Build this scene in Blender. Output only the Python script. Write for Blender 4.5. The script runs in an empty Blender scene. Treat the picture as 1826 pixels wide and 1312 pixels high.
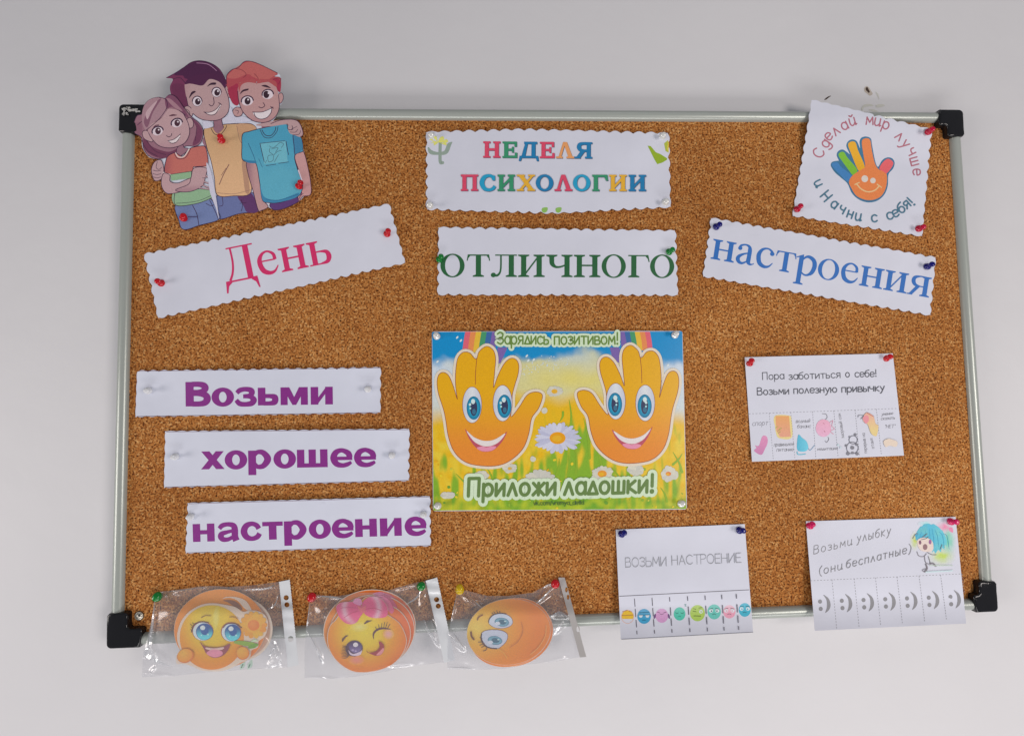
import bpy, bmesh, math, random
from mathutils import Vector, Matrix, noise
from mathutils.geometry import tessellate_polygon
random.seed(11)
S = bpy.context.scene
COL = S.collection

# ------------------------------------------------------------------ camera (metres; board is 1.0 x 0.6, its face is the plane Y=0)
FOC, CX, CY = 858.0, 913.0, 656.0
CAM = Vector((0.41613548, -0.55539201, -0.33587091))
RX = Vector((0.99887466, -0.0430881, -0.01982007))
RU = Vector((0.01752199, -0.05307295, 0.9984369))
RB = Vector((-0.04407266, -0.9976606, -0.05225823))
cd = bpy.data.cameras.new('camera'); cam = bpy.data.objects.new('camera', cd); COL.objects.link(cam)
cam.matrix_world = Matrix(((RX.x, RU.x, RB.x, CAM.x), (RX.y, RU.y, RB.y, CAM.y), (RX.z, RU.z, RB.z, CAM.z), (0, 0, 0, 1)))
cd.sensor_fit = 'HORIZONTAL'; cd.sensor_width = 36; cd.lens = 36 * FOC / 1826.0
cd.clip_start = 0.01; cd.clip_end = 50
S.camera = cam

# ------------------------------------------------------------------ light: an indoor room, added side and low lamps, weak ceiling lamp, pale ambient
W = bpy.data.worlds.new('World'); S.world = W; W.use_nodes = True
bg = W.node_tree.nodes['Background']
bg.inputs['Color'].default_value = (0.90, 0.93, 1.0, 1); bg.inputs['Strength'].default_value = 0.20
def area(name, loc, target, size, size_y, energy, color):
    l = bpy.data.lights.new(name, 'AREA'); l.shape = 'RECTANGLE'; l.size = size; l.size_y = size_y
    l.energy = energy; l.color = color
    o = bpy.data.objects.new(name, l); COL.objects.link(o); o.location = loc
    o.rotation_euler = (Vector(target) - Vector(loc)).to_track_quat('-Z', 'Y').to_euler()
    return o
area('side_fill_right', (1.95, -1.7, -0.55), (0.9, 0, -0.7), 0.65, 0.8, 16.5, (1.0, 0.92, 0.87))  # added lamp; with the left one stands in for window light behind the camera
area('side_fill_left', (-1.85, -1.2, -0.75), (0.1, 0, -0.8), 0.9, 0.9, 17, (1.0, 0.93, 0.89))  # added counterpart on the left, leaving the middle of the wall dimmer
area('low_light', (0.6, -1.1, -2.0), (0.6, 0, -1.0), 2.4, 0.5, 18, (1.0, 0.97, 0.96))  # broad lamp added out of view to brighten the wall towards the bottom
area('ceiling_lamp', (1.0, -1.2, 1.5), (0.55, 0, -0.3), 1.2, 0.4, 1.5, (0.93, 0.96, 1.0))
S.view_settings.view_transform = 'Standard'; S.view_settings.look = 'None'
S.view_settings.exposure = 0.18; S.view_settings.gamma = 1.0

# ------------------------------------------------------------------ geometry helpers
def P(x, y, h=0.0):
    """point of the plane h metres in front of the cork that shows at photo position x, y"""
    d = RX * ((x - CX) / FOC) + RU * (-(y - CY) / FOC) - RB
    return CAM + d * ((-h - CAM.y) / d.y)
def lin(c):
    c = c / 255.0
    return c / 12.92 if c <= 0.04045 else ((c + 0.055) / 1.055) ** 2.4
KALB = 1.58
def C(r, g, b):
    return tuple(min(0.86, lin(v) * KALB) for v in (r, g, b))
def mixc(a, b, t):
    t = max(0, min(1, t)); return tuple(a[i] + (b[i] - a[i]) * t for i in range(3))
def sm(a, b, x):
    t = max(0, min(1, (x - a) / (b - a))); return t * t * (3 - 2 * t)
def spline(pts, closed=False, n=6):
    """Catmull-Rom through pts (any number of components)"""
    m = len(pts); out = []
    if m < 3: return list(pts)
    rng = range(m if closed else m - 1)
    for i in rng:
        if closed: p0, p1, p2, p3 = pts[i - 1], pts[i], pts[(i + 1) % m], pts[(i + 2) % m]
        else: p0, p1, p2, p3 = pts[max(i - 1, 0)], pts[i], pts[i + 1], pts[min(i + 2, m - 1)]
        for k in range(n):
            t = k / n; t2 = t * t; t3 = t2 * t
            out.append(tuple(0.5 * (2 * b + (c - a) * t + (2 * a - 5 * b + 4 * c - d) * t2 + (3 * b - a - 3 * c + d) * t3)
                             for a, b, c, d in zip(p0, p1, p2, p3)))
    if not closed: out.append(tuple(pts[-1]))
    return out
def ell(cx, cy, rx, ry, ang=0, n=36, a0=0, a1=360):
    o = []; ca, sa = math.cos(math.radians(ang)), math.sin(math.radians(ang))
    full = abs(a1 - a0) >= 360
    for i in range(n if full else n + 1):
        t = math.radians(a0 + (a1 - a0) * i / n)
        x, y = rx * math.cos(t), ry * math.sin(t)
        o.append((cx + x * ca - y * sa, cy + x * sa + y * ca))
    return o

ORG = {}
def empty(name, loc, label, cat, group=None):
    o = bpy.data.objects.new(name, None); COL.objects.link(o); o.location = loc; o.empty_display_size = 0.01
    ORG[o.name] = Vector(loc); tagit(o, label, cat, group); return o
def tagit(o, label=None, cat=None, group=None, kind=None):
    if label: o['label'] = label
    if cat: o['category'] = cat
    if group: o['group'] = group
    if kind: o['kind'] = kind
    return o
def link(name, me, parent=None, mat=None, origin=None):
    """mesh with world coordinates -> object, origin moved to its parent's (or its own) base"""
    if parent is not None: org = ORG[parent.name]
    else: org = Vector(origin) if origin is not None else Vector((0, 0, 0))
    for v in me.vertices: v.co -= org
    o = bpy.data.objects.new(name, me); COL.objects.link(o)
    if parent is not None: o.parent = parent
    else: o.location = org
    ORG[o.name] = org
    if mat: me.materials.append(mat)
    return o
def from_bm(name, bm, mat, parent=None, smooth=False, origin=None):
    me = bpy.data.meshes.new(name); bm.normal_update(); bm.to_mesh(me); bm.free()
    if smooth:
        for p in me.polygons: p.use_smooth = True
    return link(name, me, parent, mat, origin)

# ------------------------------------------------------------------ flat print: polygons and strokes laid on a sheet
LAY = 2.2e-5
class Art:
    def __init__(s, hf, off=(0, 0, 1.0), base=8e-5, step=LAY):
        s.hf = hf; s.base = base; s.step = step; s.lay = 0; s.v = []; s.c = []; s.f = []; s.ox, s.oy, s.sc = off
    def X(s, p): return (s.ox + p[0] / s.sc, s.oy + p[1] / s.sc)
    def tris(s, pts, tri, col, L):
        h = s.base + s.lay * s.step; s.lay += 1
        cal = callable(col)
        V = [tuple(p) for p in pts]; mid = {}; T = [tuple(t) for t in tri]
        def md(a, b):
            k = (min(a, b), max(a, b))
            if k not in mid:
                mid[k] = len(V); V.append(((V[a][0] + V[b][0]) / 2, (V[a][1] + V[b][1]) / 2))
            return mid[k]
        out = []
        while T:
            a, b, c = T.pop()
            l = [math.dist(V[a], V[b]), math.dist(V[b], V[c]), math.dist(V[c], V[a])]
            m = max(l)
            if m <= L: out.append((a, b, c)); continue
            if m == l[1]: a, b, c = b, c, a
            elif m == l[2]: a, b, c = c, a, b
            d = md(a, b); T.append((a, d, c)); T.append((d, b, c))
        n0 = len(s.v)
        for x, y in V:
            s.v.append(P(x, y, s.hf(x, y) + h))
            s.c.append(col((x - s.ox) * s.sc, (y - s.oy) * s.sc) if cal else col)
        bare = {i for i in range(n0, len(s.c)) if s.c[i] is None}      # unprinted spots: no ink there
        for i in bare: s.c[i] = (0.7, 0.7, 0.8)
        for t in out:
            a, b, c = t
            if n0 + a in bare or n0 + b in bare or n0 + c in bare: continue
            ar = (V[b][0] - V[a][0]) * (V[c][1] - V[a][1]) - (V[c][0] - V[a][0]) * (V[b][1] - V[a][1])
            if ar == 0: continue
            s.f.append((n0 + a, n0 + c, n0 + b) if ar > 0 else (n0 + a, n0 + b, n0 + c))
    def fill(s, pts, col, holes=(), L=None, smooth=False, raw=False):
        if smooth: pts = spline(pts, True)
        q = [list(pts)] + [list(h) for h in holes]
        if not raw: q = [[s.X(p) for p in r] for r in q]
        tri = tessellate_polygon([[Vector((p[0], p[1], 0)) for p in r] for r in q])
        flat = [p for r in q for p in r]
        s.tris(flat, tri, col, L or (4.0 if callable(col) else 14.0))
    def ring(s, outer, inner, col):
        o = [s.X(p) for p in outer]; i = [s.X(p) for p in inner]; n = len(o); tri = []
        for k in range(n):
            k2 = (k + 1) % n; tri += [(k, k2, n + k), (k2, n + k2, n + k)]
        s.tris(o + i, tri, col, 14)
    def line(s, pts, w, col, closed=False, smooth=True, cap=True, raw=False, n=6, taper=False):
        """pts: (x,y) or (x,y,w); w in photo px"""
        if not smooth and len(pts) > 2 and cap and len(pts) < 9:
            k_ = len(pts); l0 = s.lay
            for i in range(k_ if closed else k_ - 1):
                s.lay = l0 + (i % 2); s.line([pts[i], pts[(i + 1) % k_]], w, col, smooth=False, raw=raw)
            s.lay = l0 + 2
            return
        q = [((p if raw else s.X(p)) + ((p[2],) if False else ())) for p in [(p[0], p[1]) for p in pts]]
        ws = [p[2] if len(p) > 2 else w for p in pts]
        q = [(a[0], a[1], b) for a, b in zip(q, ws)]
        if smooth and len(q) > 2: q = spline(q, closed, n)
        r = [q[0]]
        for p in q[1:]:
            if math.dist(p[:2], r[-1][:2]) > 1e-4: r.append(p)
        q = r; m = len(q)
        if m < 2:
            return
        if taper:
            q = [(p[0], p[1], p[2] * (0.25 + 0.75 * math.sin(math.pi * (i + 0.3) / (m - 0.4)))) for i, p in enumerate(q)]
        L_, R_ = [], []
        for i in range(m):
            if closed: a, b = q[i - 1], q[(i + 1) % m]
            else: a, b = q[max(i - 1, 0)], q[min(i + 1, m - 1)]
            if not closed and 0 < i < m - 1 or closed:
                d1 = (q[i][0] - a[0], q[i][1] - a[1]); d2 = (b[0] - q[i][0], b[1] - q[i][1])
                l1 = math.hypot(*d1) or 1; l2 = math.hypot(*d2) or 1
                t = (d1[0] / l1 + d2[0] / l2, d1[1] / l1 + d2[1] / l2); lt = math.hypot(*t)
                if lt < 0.2: t = (d1[0] / l1, d1[1] / l1); lt = 1.0; k = 1
                else: k = min(1.6, 2 / lt)
                t = (t[0] / lt, t[1] / lt)
            else:
                t = (b[0] - a[0], b[1] - a[1]); lt = math.hypot(*t) or 1; t = (t[0] / lt, t[1] / lt); k = 1
            nx, ny = -t[1] * k, t[0] * k; hw = q[i][2] / 2
            L_.append((q[i][0] + nx * hw, q[i][1] + ny * hw)); R_.append((q[i][0] - nx * hw, q[i][1] - ny * hw))
        tri = []; V = L_ + R_
        for i in range(m if closed else m - 1):
            j = (i + 1) % m; tri += [(i, j, m + i), (j, m + j, m + i)]
        if cap and not closed:
            for e, e2 in ((0, 1), (m - 1, m - 2)):
                cx, cy, w_ = q[e]; a0 = math.atan2(cy - q[e2][1], cx - q[e2][0]) - math.pi / 2
                c0 = len(V); K = 6
                for k in range(K + 1):
                    t = a0 + math.pi * k / K; V.append((cx + math.cos(t) * w_ / 2, cy + math.sin(t) * w_ / 2))
                for k in range(1, K): tri.append((c0, c0 + k, c0 + k + 1))
        s.tris(V, tri, col, 14)
    def dots(s, A, B, n, w, col, duty=0.5, smooth=False):
        """dashed line of n dashes"""
        l0 = s.lay
        for i in range(n):
            t0 = i / n; t1 = (i + duty) / n
            s.lay = l0
            s.line([(A[0] + (B[0] - A[0]) * t, A[1] + (B[1] - A[1]) * t) for t in (t0, t1)], w, col, smooth=False, cap=False)
    def build(s, name, parent, mat=None):
        me = bpy.data.meshes.new(name); me.from_pydata([tuple(v) for v in s.v], [], s.f)
        at = me.color_attributes.new('Col', 'FLOAT_COLOR', 'POINT')
        buf = []
        for c in s.c: buf += [c[0], c[1], c[2], 1.0]
        at.data.foreach_set('color', buf)
        return link(name, me, parent, mat or M['ink'])

# ------------------------------------------------------------------ sheets with thickness
def sheet(name, outline, hf, mat, parent, thick=2.2e-4, L=6.0, holes=(), colf=None):
    q = [list(outline)] + [list(h) for h in holes]
    tri = tessellate_polygon([[Vector((p[0], p[1], 0)) for p in r] for r in q])
    V = [tuple(p) for r in q for p in r]; mid = {}; T = [tuple(t) for t in tri]
    def md(a, b):
        k = (min(a, b), max(a, b))
        if k not in mid:
            mid[k] = len(V); V.append(((V[a][0] + V[b][0]) / 2, (V[a][1] + V[b][1]) / 2))
        return mid[k]
    out = []
    while T:
        a, b, c = T.pop()
        l = [math.dist(V[a], V[b]), math.dist(V[b], V[c]), math.dist(V[c], V[a])]; m = max(l)
        if m <= L: out.append((a, b, c)); continue
        if m == l[1]: a, b, c = b, c, a
        elif m == l[2]: a, b, c = c, a, b
        d = md(a, b); T.append((a, d, c)); T.append((d, b, c))
    F = []
    for a, b, c in out:
        ar = (V[b][0] - V[a][0]) * (V[c][1] - V[a][1]) - (V[c][0] - V[a][0]) * (V[b][1] - V[a][1])
        if ar == 0: continue
        F.append((a, c, b) if ar > 0 else (a, b, c))
    n = len(V)
    cnt = {}
    for t in F:
        for a, b in ((t[0], t[1]), (t[1], t[2]), (t[2], t[0])):
            cnt[(a, b)] = cnt.get((a, b), 0) + 1
    side = [(a, b) for (a, b) in cnt if (b, a) not in cnt]
    top = [P(x, y, hf(x, y)) for x, y in V]
    bot = [t + Vector((0, thick, 0)) for t in top]
    faces = list(F) + [(c + n, b + n, a + n) for a, b, c in F] + [(b, a, a + n, b + n) for a, b in side]
    me = bpy.data.meshes.new(name); me.from_pydata([tuple(v) for v in top + bot], [], faces)
    for i, p in enumerate(me.polygons): p.use_smooth = i < 2 * len(F)
    # keep the rim crisp
    me.update()
    bm = bmesh.new(); bm.from_mesh(me)
    for e in bm.edges:
        if len(e.link_faces) == 2 and (len(e.link_faces[0].verts) == 4) != (len(e.link_faces[1].verts) == 4): e.smooth = False
    bm.to_mesh(me); bm.free()
    return link(name, me, parent, mat)
def scallop(corners, pitch=13.0, amp=3.2, sides=None, seed=0, inward=True):
    """wavy scissor-cut edge round a quadrilateral given in photo px"""
    rnd = random.Random(seed); out = []
    m = len(corners); cx = sum(p[0] for p in corners) / m; cy = sum(p[1] for p in corners) / m
    for i in range(m):
        a, b = corners[i], corners[(i + 1) % m]; L = math.dist(a, b)
        am = amp if sides is None else amp * sides[i]
        if am == 0: out.append(a); continue
        k = max(2, round(L / pitch)); tx, ty = (b[0] - a[0]) / L, (b[1] - a[1]) / L; nx, ny = ty, -tx
        if (cx - a[0]) * nx + (cy - a[1]) * ny > 0: nx, ny = -nx, -ny   # outward
        ph = rnd.uniform(-0.12, 0.12)
        for j in range(k * 6):
            t = j / (k * 6); u = t * k
            w = -(0.5 - 0.5 * math.cos(2 * math.pi * u)) if True else 0
            w = -abs(math.cos(math.pi * (u + 0.5))) ** 1.3
            w = (-1 - w) * am * (1 + 0.25 * math.sin(7 * u + ph * 20))
            out.append((a[0] + tx * L * t + nx * w, a[1] + ty * L * t + ny * w))
    return out

# ------------------------------------------------------------------ materials
M = {}
def newmat(name):
    m = bpy.data.materials.new(name); m.use_nodes = True; nt = m.node_tree
    return m, nt, nt.nodes['Principled BSDF']
def N(nt, t, **k):
    n = nt.nodes.new(t)
    for a, b in k.items(): setattr(n, a, b)
    return n
def simple(name, col, rough=0.5, metal=0.0, spec=0.5, coat=0.0, bump=None, trans=0.0, ior=1.45):
    m, nt, b = newmat(name)
    b.inputs['Base Color'].default_value = (*col, 1); b.inputs['Roughness'].default_value = rough
    b.inputs['Metallic'].default_value = metal; b.inputs['Specular IOR Level'].default_value = spec
    b.inputs['Coat Weight'].default_value = coat; b.inputs['Coat Roughness'].default_value = 0.08
    b.inputs['Transmission Weight'].default_value = trans; b.inputs['IOR'].default_value = ior
    if bump:
        tc = N(nt, 'ShaderNodeTexCoord'); nz = N(nt, 'ShaderNodeTexNoise'); nz.inputs['Scale'].default_value = bump[0]
        nz.inputs['Detail'].default_value = 5
        bp = N(nt, 'ShaderNodeBump'); bp.inputs['Strength'].default_value = bump[1]; bp.inputs['Distance'].default_value = bump[2]
        nt.links.new(tc.outputs['Object'], nz.inputs['Vector']); nt.links.new(nz.outputs['Fac'], bp.inputs['Height'])
        nt.links.new(bp.outputs['Normal'], b.inputs['Normal'])
    M[name] = m; return m
def ramp(nt, stops, interp='LINEAR'):
    r = N(nt, 'ShaderNodeValToRGB'); r.color_ramp.interpolation = interp
    el = r.color_ramp.elements
    while len(el) < len(stops): el.new(0.5)
    for e, (p, c) in zip(el, stops): e.position = p; e.color = (*c, 1)
    return r

def make_materials():
    # print inks read the colour of each printed shape
    for nm, rough, spec in (('ink', 0.55, 0.35), ('laminate_ink', 0.28, 0.5), ('card_ink', 0.35, 0.45)):
        m, nt, b = newmat(nm); a = N(nt, 'ShaderNodeAttribute', attribute_name='Col')
        tc = N(nt, 'ShaderNodeTexCoord'); nz = N(nt, 'ShaderNodeTexNoise'); nz.inputs['Scale'].default_value = 900; nz.inputs['Detail'].default_value = 3
        mr = N(nt, 'ShaderNodeMapRange'); mr.inputs['From Min'].default_value = 0.25; mr.inputs['From Max'].default_value = 0.75
        mr.inputs['To Min'].default_value = 0.88; mr.inputs['To Max'].default_value = 1.08
        vm = N(nt, 'ShaderNodeVectorMath', operation='SCALE')
        nt.links.new(tc.outputs['Object'], nz.inputs['Vector']); nt.links.new(nz.outputs['Fac'], mr.inputs['Value'])
        nt.links.new(a.outputs['Color'], vm.inputs[0]); nt.links.new(mr.outputs['Result'], vm.inputs['Scale'])
        nt.links.new(vm.outputs['Vector'], b.inputs['Base Color'])
        b.inputs['Roughness'].default_value = rough; b.inputs['Specular IOR Level'].default_value = spec
        M[nm] = m
    # paper: faint fibre mottling
    for nm, col, rough in (('paper', (0.70, 0.715, 0.815), 0.6), ('paper_cool', (0.69, 0.715, 0.83), 0.5), ('card_paper', (0.80, 0.66, 0.53), 0.4)):
        m, nt, b = newmat(nm); tc = N(nt, 'ShaderNodeTexCoord')
        nz = N(nt, 'ShaderNodeTexNoise'); nz.inputs['Scale'].default_value = 14; nz.inputs['Detail'].default_value = 6
        r = ramp(nt, [(0.3, tuple(v * 0.95 for v in col)), (0.7, tuple(min(v * 1.04, .86) for v in col))])
        n2 = N(nt, 'ShaderNodeTexNoise'); n2.inputs['Scale'].default_value = 45; n2.inputs['Detail'].default_value = 4
        bp = N(nt, 'ShaderNodeBump'); bp.inputs['Strength'].default_value = 0.25; bp.inputs['Distance'].default_value = 0.0012
        for a_, b_ in ((tc.outputs['Object'], nz.inputs['Vector']), (nz.outputs['Fac'], r.inputs['Fac']), (r.outputs['Color'], b.inputs['Base Color']),
                       (tc.outputs['Object'], n2.inputs['Vector']), (n2.outputs['Fac'], bp.inputs['Height']), (bp.outputs['Normal'], b.inputs['Normal'])):
            nt.links.new(a_, b_)
        b.inputs['Roughness'].default_value = rough; M[nm] = m
    # cork: pressed granules with dark pits between them
    m, nt, b = newmat('cork'); tc = N(nt, 'ShaderNodeTexCoord')
    wn = N(nt, 'ShaderNodeTexNoise'); wn.inputs['Scale'].default_value = 260; wn.inputs['Detail'].default_value = 2
    ad = N(nt, 'ShaderNodeMixRGB', blend_type='ADD'); ad.inputs[0].default_value = 0.0035
    vo = N(nt, 'ShaderNodeTexVoronoi'); vo.inputs['Scale'].default_value = 500
    sep = N(nt, 'ShaderNodeSeparateColor')
    r1 = ramp(nt, [(0.0, (0.32, 0.110, 0.024)), (0.25, (0.47, 0.178, 0.042)), (0.75, (0.56, 0.242, 0.065)), (1.0, (0.70, 0.385, 0.145))])
    n1 = N(nt, 'ShaderNodeTexNoise'); n1.inputs['Scale'].default_value = 500; n1.inputs['Detail'].default_value = 3; n1.inputs['Roughness'].default_value = 0.6
    r2 = ramp(nt, [(0.37, (0.10, 0.06, 0.05)), (0.44, (0.66, 0.58, 0.53)), (0.56, (1, 1, 1)), (0.70, (1.28, 1.28, 1.25))])
    n3 = N(nt, 'ShaderNodeTexNoise'); n3.inputs['Scale'].default_value = 9; n3.inputs['Detail'].default_value = 6
    r3 = ramp(nt, [(0.3, (0.86, 0.82, 0.78)), (0.7, (1.1, 1.12, 1.15))])
    m1 = N(nt, 'ShaderNodeMixRGB', blend_type='MULTIPLY'); m1.inputs[0].default_value = 1
    m2 = N(nt, 'ShaderNodeMixRGB', blend_type='MULTIPLY'); m2.inputs[0].default_value = 1
    bp = N(nt, 'ShaderNodeBump'); bp.inputs['Strength'].default_value = 0.8; bp.inputs['Distance'].default_value = 0.0012
    for a_, b_ in ((tc.outputs['Object'], wn.inputs['Vector']), (tc.outputs['Object'], ad.inputs[1]), (wn.outputs['Color'], ad.inputs[2]),
                   (ad.outputs[0], vo.inputs['Vector']), (vo.outputs['Color'], sep.inputs[0]), (sep.outputs[0], r1.inputs['Fac']),
                   (tc.outputs['Object'], n1.inputs['Vector']), (n1.outputs['Fac'], r2.inputs['Fac']),
                   (tc.outputs['Object'], n3.inputs['Vector']), (n3.outputs['Fac'], r3.inputs['Fac']),
                   (r1.outputs['Color'], m1.inputs[1]), (r2.outputs['Color'], m1.inputs[2]), (m1.outputs[0], m2.inputs[1]), (r3.outputs['Color'], m2.inputs[2]),
                   (m2.outputs[0], b.inputs['Base Color']), (n1.outputs['Fac'], bp.inputs['Height']), (bp.outputs['Normal'], b.inputs['Normal'])):
        nt.links.new(a_, b_)
    b.inputs['Roughness'].default_value = 0.85; b.inputs['Specular IOR Level'].default_value = 0.15; M['cork'] = m
    # painted wall
    m, nt, b = newmat('wall_paint'); tc = N(nt, 'ShaderNodeTexCoord')
    nz = N(nt, 'ShaderNodeTexNoise'); nz.inputs['Scale'].default_value = 2.2; nz.inputs['Detail'].default_value = 7
    r = ramp(nt, [(0.3, (0.66, 0.652, 0.672)), (0.7, (0.71, 0.70, 0.718))])
    n2 = N(nt, 'ShaderNodeTexNoise'); n2.inputs['Scale'].default_value = 24; n2.inputs['Detail'].default_value = 5
    bp = N(nt, 'ShaderNodeBump'); bp.inputs['Strength'].default_value = 0.35; bp.inputs['Distance'].default_value = 0.0022
    for a_, b_ in ((tc.outputs['Object'], nz.inputs['Vector']), (nz.outputs['Fac'], r.inputs['Fac']), (r.outputs['Color'], b.inputs['Base Color']),
                   (tc.outputs['Object'], n2.inputs['Vector']), (n2.outputs['Fac'], bp.inputs['Height']), (bp.outputs['Normal'], b.inputs['Normal'])):
        nt.links.new(a_, b_)
    b.inputs['Roughness'].default_value = 0.55; M['wall_paint'] = m
    simple('rail_metal', (0.42, 0.45, 0.415), 0.28, 0.2, 0.5, bump=(60, 0.08, 0.0006))
    simple('cap_plastic', (0.008, 0.008, 0.010), 0.12, 0, 0.5, bump=(85, 0.5, 0.0010))
    simple('scuff', (0.5, 0.49, 0.47), 0.6)
    simple('dark_stain', (0.055, 0.030, 0.020), 0.8); simple('pale_stain', (0.60, 0.60, 0.55), 0.8)
    simple('screw_metal', (0.62, 0.58, 0.50), 0.35, 0.8)
    for nm, c in (('red', (0.55, 0.006, 0.016)), ('crimson', (0.50, 0.004, 0.040)), ('green', (0.004, 0.20, 0.03)), ('navy', (0.004, 0.004, 0.16)),
                  ('magenta', (0.66, 0.008, 0.12)), ('yellow', (0.62, 0.42, 0.008))):
        simple('pin_' + nm, c, 0.16, 0, 0.55)
        M['pin_' + nm].node_tree.nodes['Principled BSDF'].inputs['Subsurface Weight'].default_value = 0.0
    simple('pin_clear', (0.84, 0.85, 0.88), 0.1, 0, 0.7, trans=0.15, ior=1.35)
    simple('pin_silver', (0.78, 0.78, 0.76), 0.2, 0.25, 0.6)
    # clear film
    for nm, haze_, gl in (('film', 0.055, 0.04), ('film_back', 0.02, 0.008), ('film_crease_glint', 0.30, 0.22)):
        m = bpy.data.materials.new(nm); m.use_nodes = True; nt = m.node_tree; nt.nodes.clear()
        out = N(nt, 'ShaderNodeOutputMaterial'); tr = N(nt, 'ShaderNodeBsdfTransparent'); gs = N(nt, 'ShaderNodeBsdfGlossy'); df = N(nt, 'ShaderNodeBsdfDiffuse')
        tr.inputs['Color'].default_value = (0.98, 0.98, 0.985, 1); gs.inputs['Roughness'].default_value = 0.17; df.inputs['Color'].default_value = (0.85, 0.86, 0.9, 1)
        gs.inputs['Color'].default_value = (1, 1, 1, 1)
        lw = N(nt, 'ShaderNodeLayerWeight'); lw.inputs['Blend'].default_value = 0.5
        fr = N(nt, 'ShaderNodeMath', operation='POWER'); fr.inputs[1].default_value = 5.0; nt.links.new(lw.outputs['Facing'], fr.inputs[0])
        mr = N(nt, 'ShaderNodeMath', operation='MULTIPLY_ADD'); mr.inputs[1].default_value = 0.5; mr.inputs[2].default_value = gl
        cl = N(nt, 'ShaderNodeClamp')
        x1 = N(nt, 'ShaderNodeMixShader'); x1.inputs[0].default_value = haze_; x2 = N(nt, 'ShaderNodeMixShader')
        nt.links.new(tr.outputs[0], x1.inputs[1]); nt.links.new(df.outputs[0], x1.inputs[2])
        nt.links.new(fr.outputs[0], mr.inputs[0]); nt.links.new(mr.outputs[0], cl.inputs[0]); nt.links.new(cl.outputs[0], x2.inputs[0])
        nt.links.new(x1.outputs[0], x2.inputs[1]); nt.links.new(gs.outputs[0], x2.inputs[2]); nt.links.new(x2.outputs[0], out.inputs[0])
        M[nm] = m
    simple('strip_plastic', (0.70, 0.72, 0.75), 0.22, 0, 0.6, coat=0.3)
    simple('strip_grey', (0.42, 0.40, 0.39), 0.3, 0, 0.5)
make_materials()
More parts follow.
